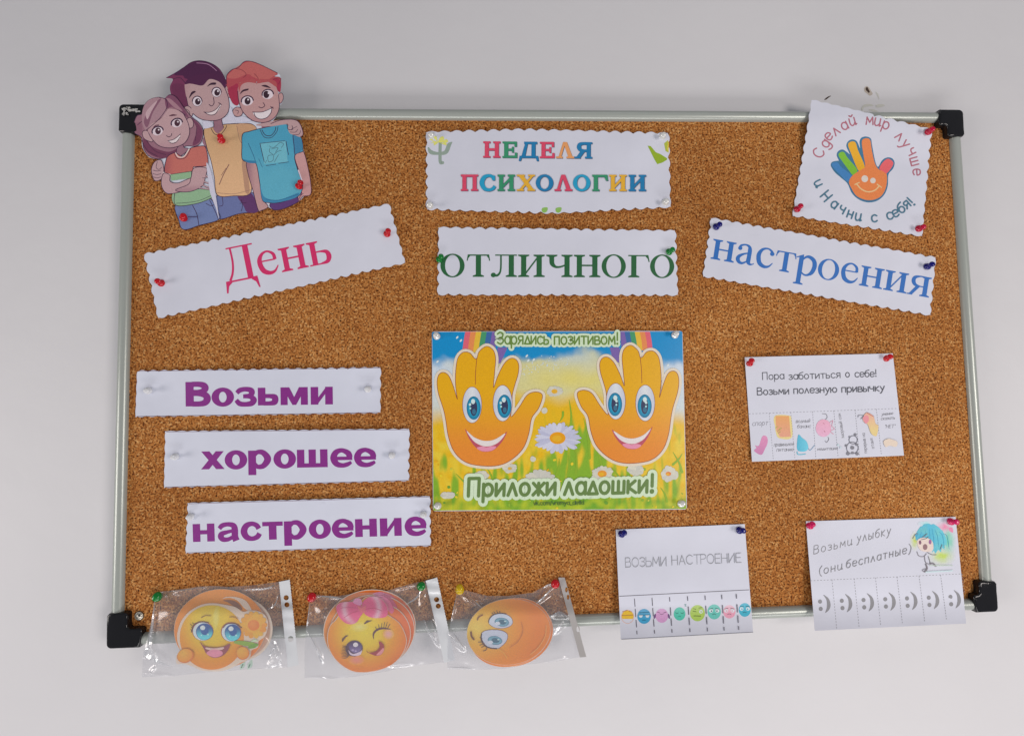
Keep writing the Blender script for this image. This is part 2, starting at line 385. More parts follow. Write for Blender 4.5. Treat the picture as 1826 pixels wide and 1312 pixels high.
# ------------------------------------------------------------------ lettering: three hand-drawn alphabets
# monoline: x-height 10, capitals 15. ops: L polyline, S smooth, E ellipse, D dot, C closed polyline
MONO = {}
def mono(ch, adv, spec):
    ops = []
    for part in spec.split('|'):
        k = part[0]; nums = [tuple(float(v) for v in q.split(',')) for q in part[1:].split()]
        ops.append((k, nums))
    MONO[ch] = (adv, ops)
for l in '''а;9;E4,5 4,5|L8,10 8,0
б;9.5;E4,4.5 4,4.5|S0,5 0.3,10 3,13 8,14.5
в;8.6;L0,0 0,10|S0,10 5,10 6.2,7.8 5,5.5 0,5.2|S0,5.2 6,5 7.3,2.5 6,0.2 0,0
г;7.5;L0,0 0,10 6.3,10
д;9;C0,0 4.2,10 8.2,0
ɡ;9.5;E4,5 4,5|S8,10 8,-1 6.5,-4.4 3,-4.6 0.3,-3
е;9.3;S0.3,5.2 7.8,5.6 7,9 4,10 1,9 0,5 1,1.2 4,0 7.6,1.5
ж;10.6;L4.7,0 4.7,10|L0,10 4.7,5 9.4,10|L0,0 4.7,5 9.4,0
з;8;S0,9 3,10 6,8.5 5,6 2.5,5.3 6,4.5 6.5,2 3,0 0,1.2
и;9;L0,10 0,0 7,10 7,0
υ;9.2;S0,10 0,3 2,0 5,1 7,4|L7,10 7,0 8.6,1
й;9;L0,10 0,0 7,10 7,0|S1.3,14 3.5,12.3 5.7,14
ύ;9.2;S0,10 0,3 2,0 5,1 7,4|L7,10 7,0 8.6,1|S1.3,14 3.5,12.3 5.7,14
к;8.4;L0,0 0,10|L6.3,10 0,4.8 7,0
л;9;L0,0 3.7,10 7.4,0
м;11;L0,0 1,10 4.8,3 8.6,10 9.4,0
н;9;L0,0 0,10|L7,0 7,10|L0,5 7,5
о;9.8;E4,5 4,5
п;9;L0,0 0,10 7,10 7,0
р;9.6;L0,-5 0,10|E4,5 4,5
с;9;S7.5,8.5 4.5,10 1,8.5 0,5 1,1.5 4.5,0 7.5,1.5
т;9.4;L0,10 8,10|L4,10 4,0
у;8.8;L0,10 3.8,2|S7.5,10 3.5,0 1.5,-4 -0.5,-4.6
х;8.4;L0,10 7,0|L7,10 0,0
ц;9.6;L0,10 0,0 8.6,0 8.6,-2.5|L7,10 7,0
ч;9;S0,10 0,6.5 3,4.8 7,5.5|L7,10 7,0
ш;12;L0,10 0,0 10,0 10,10|L5,0 5,10
ы;11;L0,10 0,0|S0,5.5 4.5,5.5 6,3 4.5,0.2 0,0|L9,10 9,0
ь;8.4;L0,10 0,0|S0,5.5 5,5.5 6.5,3 5,0.2 0,0
ю;13;L0,0 0,10|L0,5 3.4,5|E7.4,5 4,5
я;9;L7,0 7,10|S7,10 2,10 0.5,7.5 2,5 7,5|L4,5 0,0
!;4.5;L1,15 1,5|D1,0.6 0
:;5;D1,8 0|D1,1 0
";5;L1,15 1,12|L3.4,15 3.4,12
_;8;L0,-2 7,-2
/;7;L0,-2 5,15
.;4;D1,0.5 0
(;5;S4,16 0.5,11 0,6 1.5,0 4,-3
);5;S0,16 3.5,11 4,6 2.5,0 0,-3
С;12;S10,12.5 6,15 1.5,12.5 0,7.5 1.5,2.5 6,0 10,2.5
Н;11.5;L0,0 0,15|L9,0 9,15|L0,7.5 9,7.5
З;10.4;S0,13 4,15 8,13 7,9 3,8 7.5,7 8.5,3 4.5,0 0,2
П;11.5;L0,0 0,15 9,15 9,0
В;11;L0,0 0,15|S0,15 6,15 8,12 6,8.5 0,8|S0,8 7,8 9.3,4.3 7,0.3 0,0
О;13;E5.5,7.5 5.5,7.5
Ь;11;L0,15 0,0|S0,8.3 7,8.3 9,4.3 7,0.2 0,0
М;13.5;L0,0 1,15 5.8,4 10.6,15 11.5,0
И;11.5;L0,15 0,0 9,15 9,0
А;11.5;L0,0 4.8,15 9.6,0|L1.8,5 7.8,5
Т;11;L0,15 10,15|L5,15 5,0
Р;10;L0,0 0,15|S0,15 6,15 8.4,11.5 6,7.8 0,7.3
Е;10;L8,15 0,15 0,0 8,0|L0,7.7 7,7.7'''.split('\n'):
    ch, adv, spec = l.split(';', 2); mono(ch, float(adv), spec)
for ch, a, sp in (('v', 8, 'L0,10 3.5,0 7,10'), ('k', 8, 'L0,0 0,15|L6,10 0,4.8 6.5,0'), ('c', 8.6, 'S7,8.5 4.3,10 1,8.5 0,5 1,1.5 4.3,0 7,1.5'),
                  ('o', 9.6, 'E4,5 4,5'), ('m', 12, 'L0,0 0,10|S0,7 2.5,10 5,8 5,0|S5,7 7.5,10 10,8 10,0'), ('r', 6.5, 'L0,0 0,10|S0,7 2,9.5 5,10'),
                  ('e', 9, 'S0.3,5.2 7.8,5.6 7,9 4,10 1,9 0,5 1,1.2 4,0 7.6,1.5'), ('y', 8.6, 'L0,10 3.8,2|S7.5,10 3.5,0 1.5,-4 -0.5,-4.6'),
                  ('a', 9, 'E4,5 4,5|L8,10 8,0'), ('d', 9, 'E4,5 4,5|L8,15 8,0'), ('t', 6, 'L2.5,14 2.5,0|L0,10 5.5,10'), ('i', 3.5, 'L1,10 1,0|D1,13.5 0')):
    mono(ch, a, sp)

# serif (book face): x-height 10, capitals 14.6, explicit widths in units
def serf(x, y, up, hw=2.3, t=0.55):
    """flat serif at x,y; up=+1 foot serif (sits on y), -1 head serif (hangs from y)"""
    y2 = y + up * t
    return ('P', [(x - hw, y), (x + hw, y), (x + hw, y2), (x + 1.15, y2 + up * 0.45), (x - 1.15, y2 + up * 0.45), (x - hw, y2)])
def stem(x, y0, y1, w=2.15):
    return ('P', [(x - w / 2, y0), (x + w / 2, y0), (x + w / 2, y1), (x - w / 2, y1)])
def col2(x, y0=0, y1=10): return [stem(x, y0, y1), serf(x, y0, 1), serf(x, y1, -1)]
def ringop(cx, cy, rx, ry, ix, iy): return ('R', cx, cy, rx, ry, ix, iy)
SERIF = {
 'о': (10.7, [ringop(5, 5, 5, 5.3, 3.05, 4.75)]),
 'н': (11.6, col2(2.4) + col2(8.8) + [('P', [(3, 4.9), (8, 4.9), (8, 5.6), (3, 5.6)])]),
 'и': (11.6, col2(2.4) + col2(8.8) + [('P', [(3.3, 1.2), (3.3, 2.3), (7.8, 8.8), (7.8, 7.7)])]),
 'т': (9.7, [stem(5, 0, 9.8), serf(5, 0, 1), ('P', [(0.6, 9.4), (9.4, 9.4), (9.4, 10), (0.6, 10)]),
              ('P', [(0.6, 10), (1.6, 9.4), (0.75, 8.2), (0.6, 7.2), (0.15, 7.2)]), ('P', [(9.4, 10), (8.4, 9.4), (9.25, 8.2), (9.4, 7.2), (9.85, 7.2)])]),
 'л': (11.6, [stem(8.9, 0, 10), serf(8.9, 0, 1), ('P', [(2.2, 9.45), (11.2, 9.45), (11.2, 10), (2.2, 10)]),
              ('V', [(4.6, 9.6, .75), (4.6, 5, .75), (4.3, 2.3, .8), (3.3, .8, 1.0), (1.9, 0.6, 1.1)]), ('O', 1.5, 0.85, 1.05)]),
 'ч': (11.4, col2(8.7) + [serf(2.4, 10, -1), ('V', [(2.4, 10, 2.15), (2.4, 8, 2.15), (2.6, 6, 2.0), (4.0, 4.6, 1.1), (6, 4.6, .8), (8, 5.4, .7)])]),
 'г': (9.3, [stem(2.6, 0, 10), serf(2.6, 0, 1), ('P', [(0.3, 9.45), (8.6, 9.45), (8.6, 10), (0.3, 10)]), ('P', [(8.6, 10), (7.4, 9.45), (8.4, 8.2), (8.7, 6.9), (9.15, 6.9)])]),
 'а': (9.3, [('V', [(1.3, 7.9, 1.5), (1.9, 9.2, 1.1), (3.8, 9.9, .8), (5.6, 9.3, 1.3), (6.2, 7.6, 2.0), (6.2, 4, 2.1), (6.2, 1.8, 2.1), (7.0, .7, 1.2), (8.2, .8, .6), (9.0, 1.4, .4)]),
             ('O', 1.55, 7.8, 1.0), ('V', [(6.0, 6.1, .6), (3.4, 5.1, 1.0), (1.5, 3.6, 1.7), (1.2, 2.2, 2.0), (2.0, .9, 1.6), (3.6, .6, 1.1), (5.8, 2.0, .6)])]),
 'с': (9.2, [('V', [(7.6, 7.6, 1.6), (7.0, 9.0, 1.1), (5.2, 9.9, .8), (2.9, 9.2, 1.3), (1.5, 7.0, 2.0), (1.4, 4.6, 2.2), (2.3, 2.1, 2.1), (4.4, .8, 1.6), (6.6, 1.2, 1.0), (8.3, 3.2, .4)]), ('O', 7.5, 7.7, 1.05)]),
 'е': (9.3, [('V', [(1.2, 6.1, .6), (5, 6.1, .6), (7.7, 6.1, .6)]), ('V', [(7.55, 6.0, 1.5), (7.2, 8.4, 1.3), (5, 9.9, .8), (2.8, 9.2, 1.2), (1.4, 7.0, 1.9), (1.4, 4.4, 2.1), (2.4, 2.0, 2.1), (4.6, .8, 1.6), (6.8, 1.3, 1.0), (8.4, 3.4, .4)])]),
 'р': (10.8, [stem(2.5, -4.8, 9.2), serf(2.5, -4.8, 1), ('P', [(0.1, 8.6), (3.4, 10.3), (3.5, 8.8), (1.6, 8.6), (0.2, 8.2)]),
              ('V', [(3.3, 7.7, .7), (4.6, 9.2, 1.1), (6.3, 9.4, 1.6), (8.4, 8.0, 2.0), (9.1, 5.2, 2.2), (8.2, 2.0, 1.9), (6.3, .4, 1.0), (4.6, .4, .8), (3.3, 1.4, .6)])]),
 'я': (10.4, col2(8.0) + [('V', [(7.6, 9.7, .6), (5, 9.7, .7), (2.6, 8.9, 1.6), (2.0, 7.2, 2.0), (2.9, 5.4, 1.6), (5, 4.8, .7), (7.4, 4.8, .6)]),
             ('P', [(3.6, 4.8), (5.6, 4.8), (2.4, 0.5), (2.4, 0), (-.3, 0), (-.3, .5), (.8, .7)])]),
 'ь': (10, [stem(2.4, 0, 10), serf(2.4, 10, -1), ('P', [(0.1, 0), (5, 0), (5, .6), (0.1, .6)]),
            ('V', [(3, 5.4, .6), (5, 5.5, .7), (7.6, 4.9, 1.6), (8.3, 2.9, 2.1), (7.4, .9, 1.6), (4.8, .35, .7)])]),
 'Д': (14.6, [('P', [(3.4, 14.0), (14.2, 14.0), (14.2, 14.6), (3.4, 14.6)]), stem(11.2, .4, 14.3, 2.3),
              ('V', [(5.1, 14.2, .8), (5.2, 8.5, .85), (4.4, 4, .9), (2.8, .7, 1.0)]), ('P', [(1.0, 0), (13.9, 0), (13.9, .7), (1.0, .7)]),
              ('P', [(12.0, .7), (13.9, .7), (14.3, -4.2), (13.8, -4.2), (13.0, -1.6), (11.4, -.2)]), ('P', [(1.0, .7), (3.2, .7), (3.4, -.2), (1.9, -1.4), (1.1, -4.2), (.5, -4.2)])]),
}
# heavy sans: x-height 10, capitals 13.8
def blk(x0, y0, x1, y1): return ('P', [(x0, y0), (x1, y0), (x1, y1), (x0, y1)])
HEAVY = {
 'В': (13.6, [blk(0, 0, 4.3, 13.8), ('B', [(3.5, 12.45, 2.7), (6.8, 12.45, 2.7), (9.4, 11.8, 3.2), (10.4, 10.3, 3.5), (9.3, 8.6, 3.1), (6.8, 8.0, 2.5), (3.5, 8.0, 2.5)]),
              ('B', [(3.5, 7.2, 2.5), (7.2, 7.1, 2.6), (10.4, 6.2, 3.3), (11.3, 4.1, 3.8), (10.2, 2.1, 3.3), (7.4, 1.35, 2.7), (3.5, 1.35, 2.7)])]),
 'о': (12.3, [ringop(5.9, 5, 5.9, 5.4, 2.0, 3.0)]),
 'з': (12, [('B', [(1.0, 7.2, 2.2), (2.6, 8.7, 2.5), (5.4, 9.3, 2.4), (8.3, 8.7, 2.8), (8.9, 7.2, 3.0), (7.6, 5.6, 2.4), (4.3, 5.35, 1.9)]),
            ('B', [(4.3, 5.2, 1.9), (8.0, 5.0, 2.3), (9.8, 3.2, 3.2), (8.6, 1.3, 2.9), (5.4, .75, 2.4), (2.4, 1.2, 2.6), (.6, 3.2, 2.2)])]),
 'ь': (11.9, [blk(0, 0, 4.0, 10), ('B', [(3, 5.2, 2.2), (6.3, 5.2, 2.2), (8.7, 4.6, 3.0), (9.1, 3.1, 3.3), (8.6, 1.7, 3.0), (6.3, 1.1, 2.2), (3, 1.1, 2.2)])]),
 'м': (15.8, [blk(0, 0, 3.7, 10), blk(10.6, 0, 14.3, 10), ('P', [(1, 10), (4.6, 10), (8.1, 2.4), (8.1, 0), (6.2, 0)]), ('P', [(13.3, 10), (9.7, 10), (6.2, 2.4), (6.2, 0), (8.1, 0)])]),
 'и': (13.2, [blk(0, 0, 4.0, 10), blk(7.6, 0, 11.6, 10), ('P', [(2.2, 0), (3.4, 0), (9.4, 8.4), (9.4, 10), (8.2, 10), (2.2, 1.6)])]),
 'х': (12.4, [('P', [(0.2, 10), (4.5, 10), (12.3, 0), (7.9, 0)]), ('P', [(12.0, 10), (7.8, 10), (0, 0), (4.2, 0)])]),
 'р': (13.2, [blk(0, -3.7, 4.1, 10), ('B', [(3.0, 7.4, 2.4), (5, 9.1, 2.2), (8.0, 8.6, 2.8), (10.2, 5.1, 3.5), (8.0, 1.5, 2.8), (5.0, .9, 2.2), (3.0, 2.6, 2.4)])]),
 'ш': (17.4, [blk(0, 0, 3.9, 10), blk(6.1, 0, 9.9, 10), blk(12.1, 0, 16, 10), blk(1, 0, 15, 2.3)]),
 'е': (12.4, [('B', [(2.0, 4.75, 1.8), (6, 4.75, 1.8), (11.5, 4.75, 1.8)]), ('B', [(10.2, 5.2, 3.0), (9.4, 7.6, 2.9), (6.1, 9.25, 2.2), (3.0, 8.1, 2.9), (1.75, 5, 3.4), (3.1, 1.9, 3.0), (6.2, .8, 2.3), (9.0, 1.4, 2.2), (11.0, 2.6, 1.5)])]),
 'н': (13.2, [blk(0, 0, 4.0, 10), blk(7.6, 0, 11.6, 10), blk(3, 4.1, 9, 6.4)]),
 'а': (12.3, [('B', [(1.0, 7.0, 2.2), (2.6, 8.7, 2.4), (5.6, 9.3, 2.2), (8.5, 8.5, 2.8), (9.2, 6.2, 3.3), (9.2, 2.4, 3.3), (9.9, 0, 3.4)]),
              ('B', [(9, 5.8, 1.6), (5.3, 5.0, 1.9), (2.4, 4.1, 2.6), (1.7, 2.6, 3.1), (2.8, 1.0, 2.6), (5.6, .9, 2.1), (8.8, 2.6, 1.8)])]),
 'с': (11.6, [('B', [(9.7, 6.3, 2.6), (8.6, 8.2, 2.5), (6, 9.2, 2.3), (3.1, 8.1, 3.0), (1.75, 5, 3.4), (3.1, 1.9, 3.0), (6, .85, 2.3), (8.8, 1.8, 2.6), (10.1, 3.7, 2.6)])]),
 'т': (11.5, [blk(0, 7.6, 10.9, 10), blk(3.4, 0, 7.5, 9)]),
}
# slab capitals, height 10
def scol(x, w=2.3, a=2.1, b=2.1, t=1.05): return [blk(x - w / 2, 0, x + w / 2, 10), blk(x - a, 0, x + b, t), blk(x - a, 10 - t, x + b, 10)]
SLAB = {
 'Н': (11.2, scol(2.4) + scol(8.2) + [blk(3, 4.4, 8, 5.8)]),
 'Е': (9.8, scol(2.4) + [blk(2, 0, 8.9, 1.4), blk(2, 8.6, 8.6, 10), blk(3, 4.4, 6.6, 5.7), blk(7.2, 6.9, 8.6, 9), blk(7.5, 0.6, 8.9, 3.2), blk(5.8, 3.3, 6.9, 6.8)]),
 'Д': (11.8, [blk(3, 8.6, 10.6, 10), blk(7.3, 0, 9.6, 9), ('P', [(3.6, 9), (5.2, 9), (3.6, .6), (1.4, .6)]), blk(.4, 0, 11.2, 1.3), ('P', [(.4, 1), (2, 1), (1.2, -1.8), (0, -1.8)]), ('P', [(11.2, 1), (9.6, 1), (10.4, -1.8), (11.6, -1.8)])]),
 'Л': (10.8, [('P', [(4.0, 10), (6.2, 10), (9.6, .6), (7.1, .6)]), ('P', [(4.0, 10), (5.4, 10), (2.9, .6), (1.3, .6)]), blk(0, 0, 3.8, 1.1), blk(6.0, 0, 10.4, 1.1)]),
 'Я': (10.8, scol(8.0) + [('B', [(8, 9.2, 1.5), (4.8, 9.2, 1.5), (2.9, 8.6, 2.0), (2.4, 7.0, 2.4), (3.1, 5.4, 2.0), (5, 4.8, 1.4), (8, 4.8, 1.4)]), ('P', [(3.6, 4.9), (6.3, 4.9), (3.2, .5), (.7, .5)]), blk(-.2, 0, 3.4, 1.1)]),
 'П': (11.4, scol(2.4) + scol(8.4) + [blk(1, 8.6, 9, 10)]),
 'С': (10.2, [('B', [(8.3, 7.0, 1.8), (7.3, 8.8, 1.7), (5.2, 9.4, 1.6), (2.6, 8.3, 2.2), (1.3, 5, 2.6), (2.6, 1.7, 2.2), (5.2, .6, 1.6), (7.6, 1.3, 1.7), (8.9, 3.0, 1.6)]), blk(7.6, 6.4, 9.0, 9.4)]),
 'И': (11.4, scol(2.4) + scol(8.4) + [('P', [(3.2, 1.6), (3.2, 3.6), (7.6, 8.4), (7.6, 6.4)])]),
 'Х': (11.4, [('P', [(1.2, 9.2), (4.2, 9.2), (10.2, .8), (7.2, .8)]), ('P', [(8.4, 9.2), (10, 9.2), (3.4, .8), (1.6, .8)]), blk(0.2, 9, 4.8, 10), blk(6.8, 9, 10.8, 10), blk(.2, 0, 4.4, 1), blk(6.4, 0, 11, 1)]),
 'О': (11, [ringop(5.1, 5, 5.1, 5.2, 2.7, 3.8)]),
 'Г': (10, scol(2.4) + [blk(1, 8.6, 9, 10), ('P', [(9.2, 10), (7.4, 8.8), (8.4, 6.4), (9.6, 6.4)])]),
}
def glyph(art, font, ch, org, ux, uy, w, col, extra=0.0):
    """draw one letter; org photo px, ux/uy the vectors of one unit"""
    if ch == ' ' or ch not in font: return
    s = math.hypot(*uy)
    T = lambda p: (org[0] + p[0] * ux[0] + p[1] * uy[0], org[1] + p[0] * ux[1] + p[1] * uy[1])
    for op in font[ch][1]:
        k = op[0]
        if k in 'LSC':
            art.line([T(p) for p in op[1]], w + extra, col, closed=(k == 'C'), smooth=(k == 'S'), raw=True)
        elif k == 'E': art.line([T(p) for p in ell(*op[1][0], *op[1][1], n=20)], w + extra, col, closed=True, smooth=False, raw=True)
        elif k == 'D': art.fill([T(p) for p in ell(*op[1][0], (w * 0.75 + extra / 2) / s, (w * 0.75 + extra / 2) / s, n=12)], col, raw=True)
        elif k == 'P': art.fill([T(p) for p in op[1]], col, raw=True)
        elif k == 'R':
            _, cx, cy, rx, ry, ix, iy = op
            o = [T(p) for p in ell(cx, cy, rx, ry, n=36)]; i = [T(p) for p in ell(cx, cy, ix, iy, n=36)]
            tri = []; n = 36
            for q in range(n): q2 = (q + 1) % n; tri += [(q, q2, n + q), (q2, n + q2, n + q)]
            art.tris(o + i, tri, col, 26)
        elif k == 'O': art.fill([T(p) for p in ell(op[1], op[2], op[3], op[3], n=16)], col, raw=True)
        elif k in 'VB':
            art.line([T(p[:2]) + (p[2] * s * (1.1 if k == 'B' else 1),) for p in op[1]], 1, col, smooth=True, cap=False, raw=True)
def text(art, s, A, B, xh, font, col, w=2.0, slant=0.0, halo=None, cols=None, raw=False, jitter=0.0, gap=0.0):
    """letters along A->B (left edge to right edge) with x-height xh, in the art's own coordinates"""
    rnd = random.Random(len(s) * 7 + int(A[0]))
    if not raw: A = art.X(A); B = art.X(B); xh = xh / art.sc
    L = math.dist(A, B); d = ((B[0] - A[0]) / L, (B[1] - A[1]) / L); up = (d[1], -d[0])
    adv = [(font[c][0] if c in font else 6.0) + gap for c in s]
    last = (adv[-1] - gap) * 0.9
    k = L / (sum(adv[:-1]) + last); v = xh / 10.0
    def place():
        x = 0; n = 0
        for c, a in zip(s, adv):
            jy = rnd.uniform(-jitter, jitter); ja = rnd.uniform(-jitter, jitter) * 0.05
            yield c, (A[0] + d[0] * x * k + up[0] * jy, A[1] + d[1] * x * k + up[1] * jy), n, ja
            x += a; n += 1
    st = rnd.getstate()
    ux = (d[0] * k, d[1] * k); uy = (up[0] * v + d[0] * slant * v, up[1] * v + d[1] * slant * v)
    if halo:
        l0 = art.lay; mx = l0; i = 0
        for c, o, n, ja in place():
            art.lay = l0 + (i % 2) * 5; glyph(art, font, c, o, ux, uy, w, halo[0], halo[1]); mx = max(mx, art.lay); i += 1
        art.lay = mx
    rnd.setstate(st)
    l0 = art.lay; mx = l0
    for c, o, n, ja in place():
        art.lay = l0; cc = cols[n] if cols else col
        glyph(art, font, c, o, ux, uy, w, cc); mx = max(mx, art.lay)
    art.lay = mx
# ------------------------------------------------------------------ wall
simple('chip_rim', (0.50, 0.44, 0.38), 0.8)
WALL = -0.015
bm = bmesh.new()
vs = [bm.verts.new(p) for p in ((-3, -WALL, -2.2), (4, -WALL, -2.2), (4, -WALL, 2.0), (-3, -WALL, 2.0))]
bm.faces.new(vs[::1])
wall = from_bm('wall', bm, M['wall_paint']); tagit(wall, kind='structure')
def wall_mark(pts, mat, name='wall_stain', k=1):
    a = Art(lambda x, y: WALL, base=3e-4 * k); a.fill(pts, (0.5, 0.5, 0.5), smooth=True)
    o = a.build(name, wall, M[mat]); return o
wall_mark([(1544, 157), (1547, 156), (1549, 160), (1551, 164), (1549, 166), (1546, 163), (1544, 161)], 'dark_stain', 'chip')
wall_mark([(1541, 158), (1545, 154), (1549, 156), (1553, 162), (1556, 168), (1551, 171), (1546, 167), (1542, 164)], 'chip_rim', 'chip', 0.6)
wall_mark([(1470, 178), (1476, 173), (1482, 171), (1477, 175), (1473, 178)], 'dark_stain', 'chip')
wall_mark([(1561, 164), (1566, 168), (1568, 178), (1566, 174), (1563, 168)], 'pale_stain')
wall_mark([(1536, 194), (1541, 187), (1552, 186), (1558, 189), (1550, 190), (1541, 192), (1538, 198)], 'pale_stain')
wall_mark([(1562, 188), (1570, 186), (1578, 188), (1572, 191), (1564, 192)], 'pale_stain')
wall_mark([(1549, 196), (1556, 195), (1566, 199), (1558, 199)], 'pale_stain')

# ------------------------------------------------------------------ the cork board
board = empty('cork_board', (0.5, 0, -0.3), 'wide cork notice board in a grey metal frame with black plastic corners', 'notice board')
def box_bm(x0, x1, y0, y1, z0, z1):
    bm = bmesh.new(); bmesh.ops.create_cube(bm, size=1)
    for v in bm.verts:
        v.co = Vector((x0 if v.co.x < 0 else x1, y0 if v.co.y < 0 else y1, z0 if v.co.z < 0 else z1))
    return bm
cork = from_bm('cork_panel', box_bm(0.004, 0.996, 0.0, 0.010, -0.596, -0.004), M['cork'], board)
PROF = [(0.0, 0.0125), (0.0, 0.0005), (0.0006, -0.0022), (0.0022, -0.0042), (0.0045, -0.0055), (0.0070, -0.0060), (0.0095, -0.0054), (0.0116, -0.0038), (0.0128, -0.0015), (0.0130, 0.0012), (0.0130, 0.0125)]
def rail(a, b, inward):
    """half-round extrusion between two corners of the board"""
    bm = bmesh.new(); a = Vector(a); b = Vector(b); inn = Vector(inward); ax = (b - a).normalized()
    rows = []
    segs = 24
    for k in range(segs + 1):
        c = a + (b - a) * (k / segs)
        rows.append([bm.verts.new(c + inn * q[0] + Vector((0, q[1], 0))) for q in PROF])
    for r0, r1 in zip(rows, rows[1:]):
        for i in range(len(PROF) - 1): bm.faces.new((r0[i], r0[i + 1], r1[i + 1], r1[i]))
    bmesh.ops.recalc_face_normals(bm, faces=bm.faces)
    return from_bm('frame_rail', bm, M['rail_metal'], board, smooth=True)
rail((0.012, 0, 0), (0.988, 0, 0), (0, 0, -1))
rail((0.012, 0, -0.6), (0.988, 0, -0.6), (0, 0, 1))
rail((0, 0, -0.013), (0, 0, -0.587), (1, 0, 0))
rail((1, 0, -0.013), (1, 0, -0.587), (-1, 0, 0))
def cap(cx, cz, sx, sz, la, lb, wa=0.0214, wb=0.0200):
    """L-shaped corner: arm la along x, arm lb along z, seen square on"""
    o = 0.0004; r = 0.0052
    pts = [(la, -o), (la + 0.0006, wb - o - 0.0025), (la - 0.001, wb - o)]
    pts += [(wa - o + 0.002, wb - o), (wa - o, wb - o + 0.002)]
    pts += [(wa - o, lb - 0.001), (wa - o - 0.0025, lb + 0.0006), (-o + 0.002, lb + 0.0003), (-o, lb - 0.002)]
    for k in range(7):
        t = math.pi + math.pi / 2 * k / 6; pts.append((-o + r + r * math.cos(t), -o + r + r * math.sin(t)))
    pts.append((la - 0.002, -o))
    pts = [p for i, p in enumerate(pts) if i]
    bm = bmesh.new()
    vs = [bm.verts.new((cx + sx * p[0], 0.0135, cz + sz * p[1])) for p in pts]
    f = bm.faces.new(vs)
    r_ = bmesh.ops.extrude_face_region(bm, geom=[f]); nv = [v for v in r_['geom'] if isinstance(v, bmesh.types.BMVert)]
    for v in nv: v.co.y = -0.0078
    bmesh.ops.recalc_face_normals(bm, faces=bm.faces)
    ed = [e for e in bm.edges if all(v.co.y < 0 for v in e.verts)]
    bmesh.ops.bevel(bm, geom=ed, offset=0.0024, segments=4, affect='EDGES', profile=0.6, clamp_overlap=True)
    bmesh.ops.triangulate(bm, faces=[q for q in bm.faces if len(q.verts) > 4])
    bmesh.ops.subdivide_edges(bm, edges=[e for e in bm.edges if e.calc_length() > 0.006], cuts=2, use_grid_fill=False)
    for v in bm.verts:
        if v.co.y < -0.004:
            n = noise.noise(v.co * 90 + Vector((cx * 9, 0, cz * 5))); v.co.y += n * 0.0004
    return from_bm('corner_cap', bm, M['cap_plastic'], board, smooth=True)
c1 = cap(0, 0, 1, -1, 0.036, 0.032)
c2 = cap(1, 0, -1, -1, 0.031, 0.033)
c3 = cap(0, -0.6, 1, 1, 0.036, 0.036)
c4 = cap(1, -0.6, -1, 1, 0.028, 0.034)
# paint scuffs on the upper left cap
def scuff(parent, pts, hh=0.0086):
    a = Art(lambda x, y: hh, base=0); a.fill(pts, (0.5, 0.5, 0.5)); return a.build('paint_scuff', parent, M['scuff'])
rnd = random.Random(3)
a = Art(lambda x, y: 0.0082, base=0)
for cx_, cy_, w_, h_ in ((236, 197, 18, 4.5), (244, 198, 12, 4), (221, 195, 8, 5), (228, 192, 9, 2.6), (220, 202, 4, 8), (227, 203, 6, 4)):
    for k in range(9):
        x, y = cx_ + rnd.uniform(-w_, w_) * .5, cy_ + rnd.uniform(-h_, h_) * .5
        pts = [(x + math.cos(t) * w_ * .22 * rnd.uniform(.5, 1.2), y + math.sin(t) * h_ * .3 * rnd.uniform(.4, 1.2)) for t in [i * math.pi / 4 for i in range(8)]]
        a.fill(pts, (0.5, 0.5, 0.5))
a.build('paint_scuff', c1, M['scuff'])
# corner screw
def lathe(profile, n=20):
    bm = bmesh.new(); rows = []
    for r, h in profile:
        rows.append([bm.verts.new((r * math.cos(2 * math.pi * i / n), -h, r * math.sin(2 * math.pi * i / n))) for i in range(n)])
    for a_, b_ in zip(rows, rows[1:]):
        for i in range(n): bm.faces.new((a_[i], a_[(i + 1) % n], b_[(i + 1) % n], b_[i]))
    bm.faces.new(rows[-1]); bm.faces.new(rows[0][::-1])
    bmesh.ops.recalc_face_normals(bm, faces=bm.faces)
    return bm
bm = lathe([(0.0044, 0.0), (0.0046, 0.0010), (0.0040, 0.0015), (0.0036, 0.0012), (0.0030, 0.0012), (0.0029, 0.0020), (0.0008, 0.0024)], 24)
p = P(248.7, 1097, 0); bmesh.ops.translate(bm, verts=bm.verts, vec=p)
sc = from_bm('screw', bm, M['screw_metal'], board, smooth=True)
a = Art(lambda x, y: 0.0027, base=0)
a.line([(245.6, 1096), (251.8, 1098)], 1.3, (0.02, 0.02, 0.02), smooth=False, cap=False); a.line([(249.6, 1093.8), (247.8, 1100.2)], 1.3, (0.02, 0.02, 0.02), smooth=False, cap=False)
a.build('screw_slot', sc)
a = Art(lambda x, y: 0.0, base=2e-4)
a.fill(ell(248.7, 1097, 8.3, 8.3, n=24), (0.03, 0.012, 0.004)); a.build('screw_hole', board)

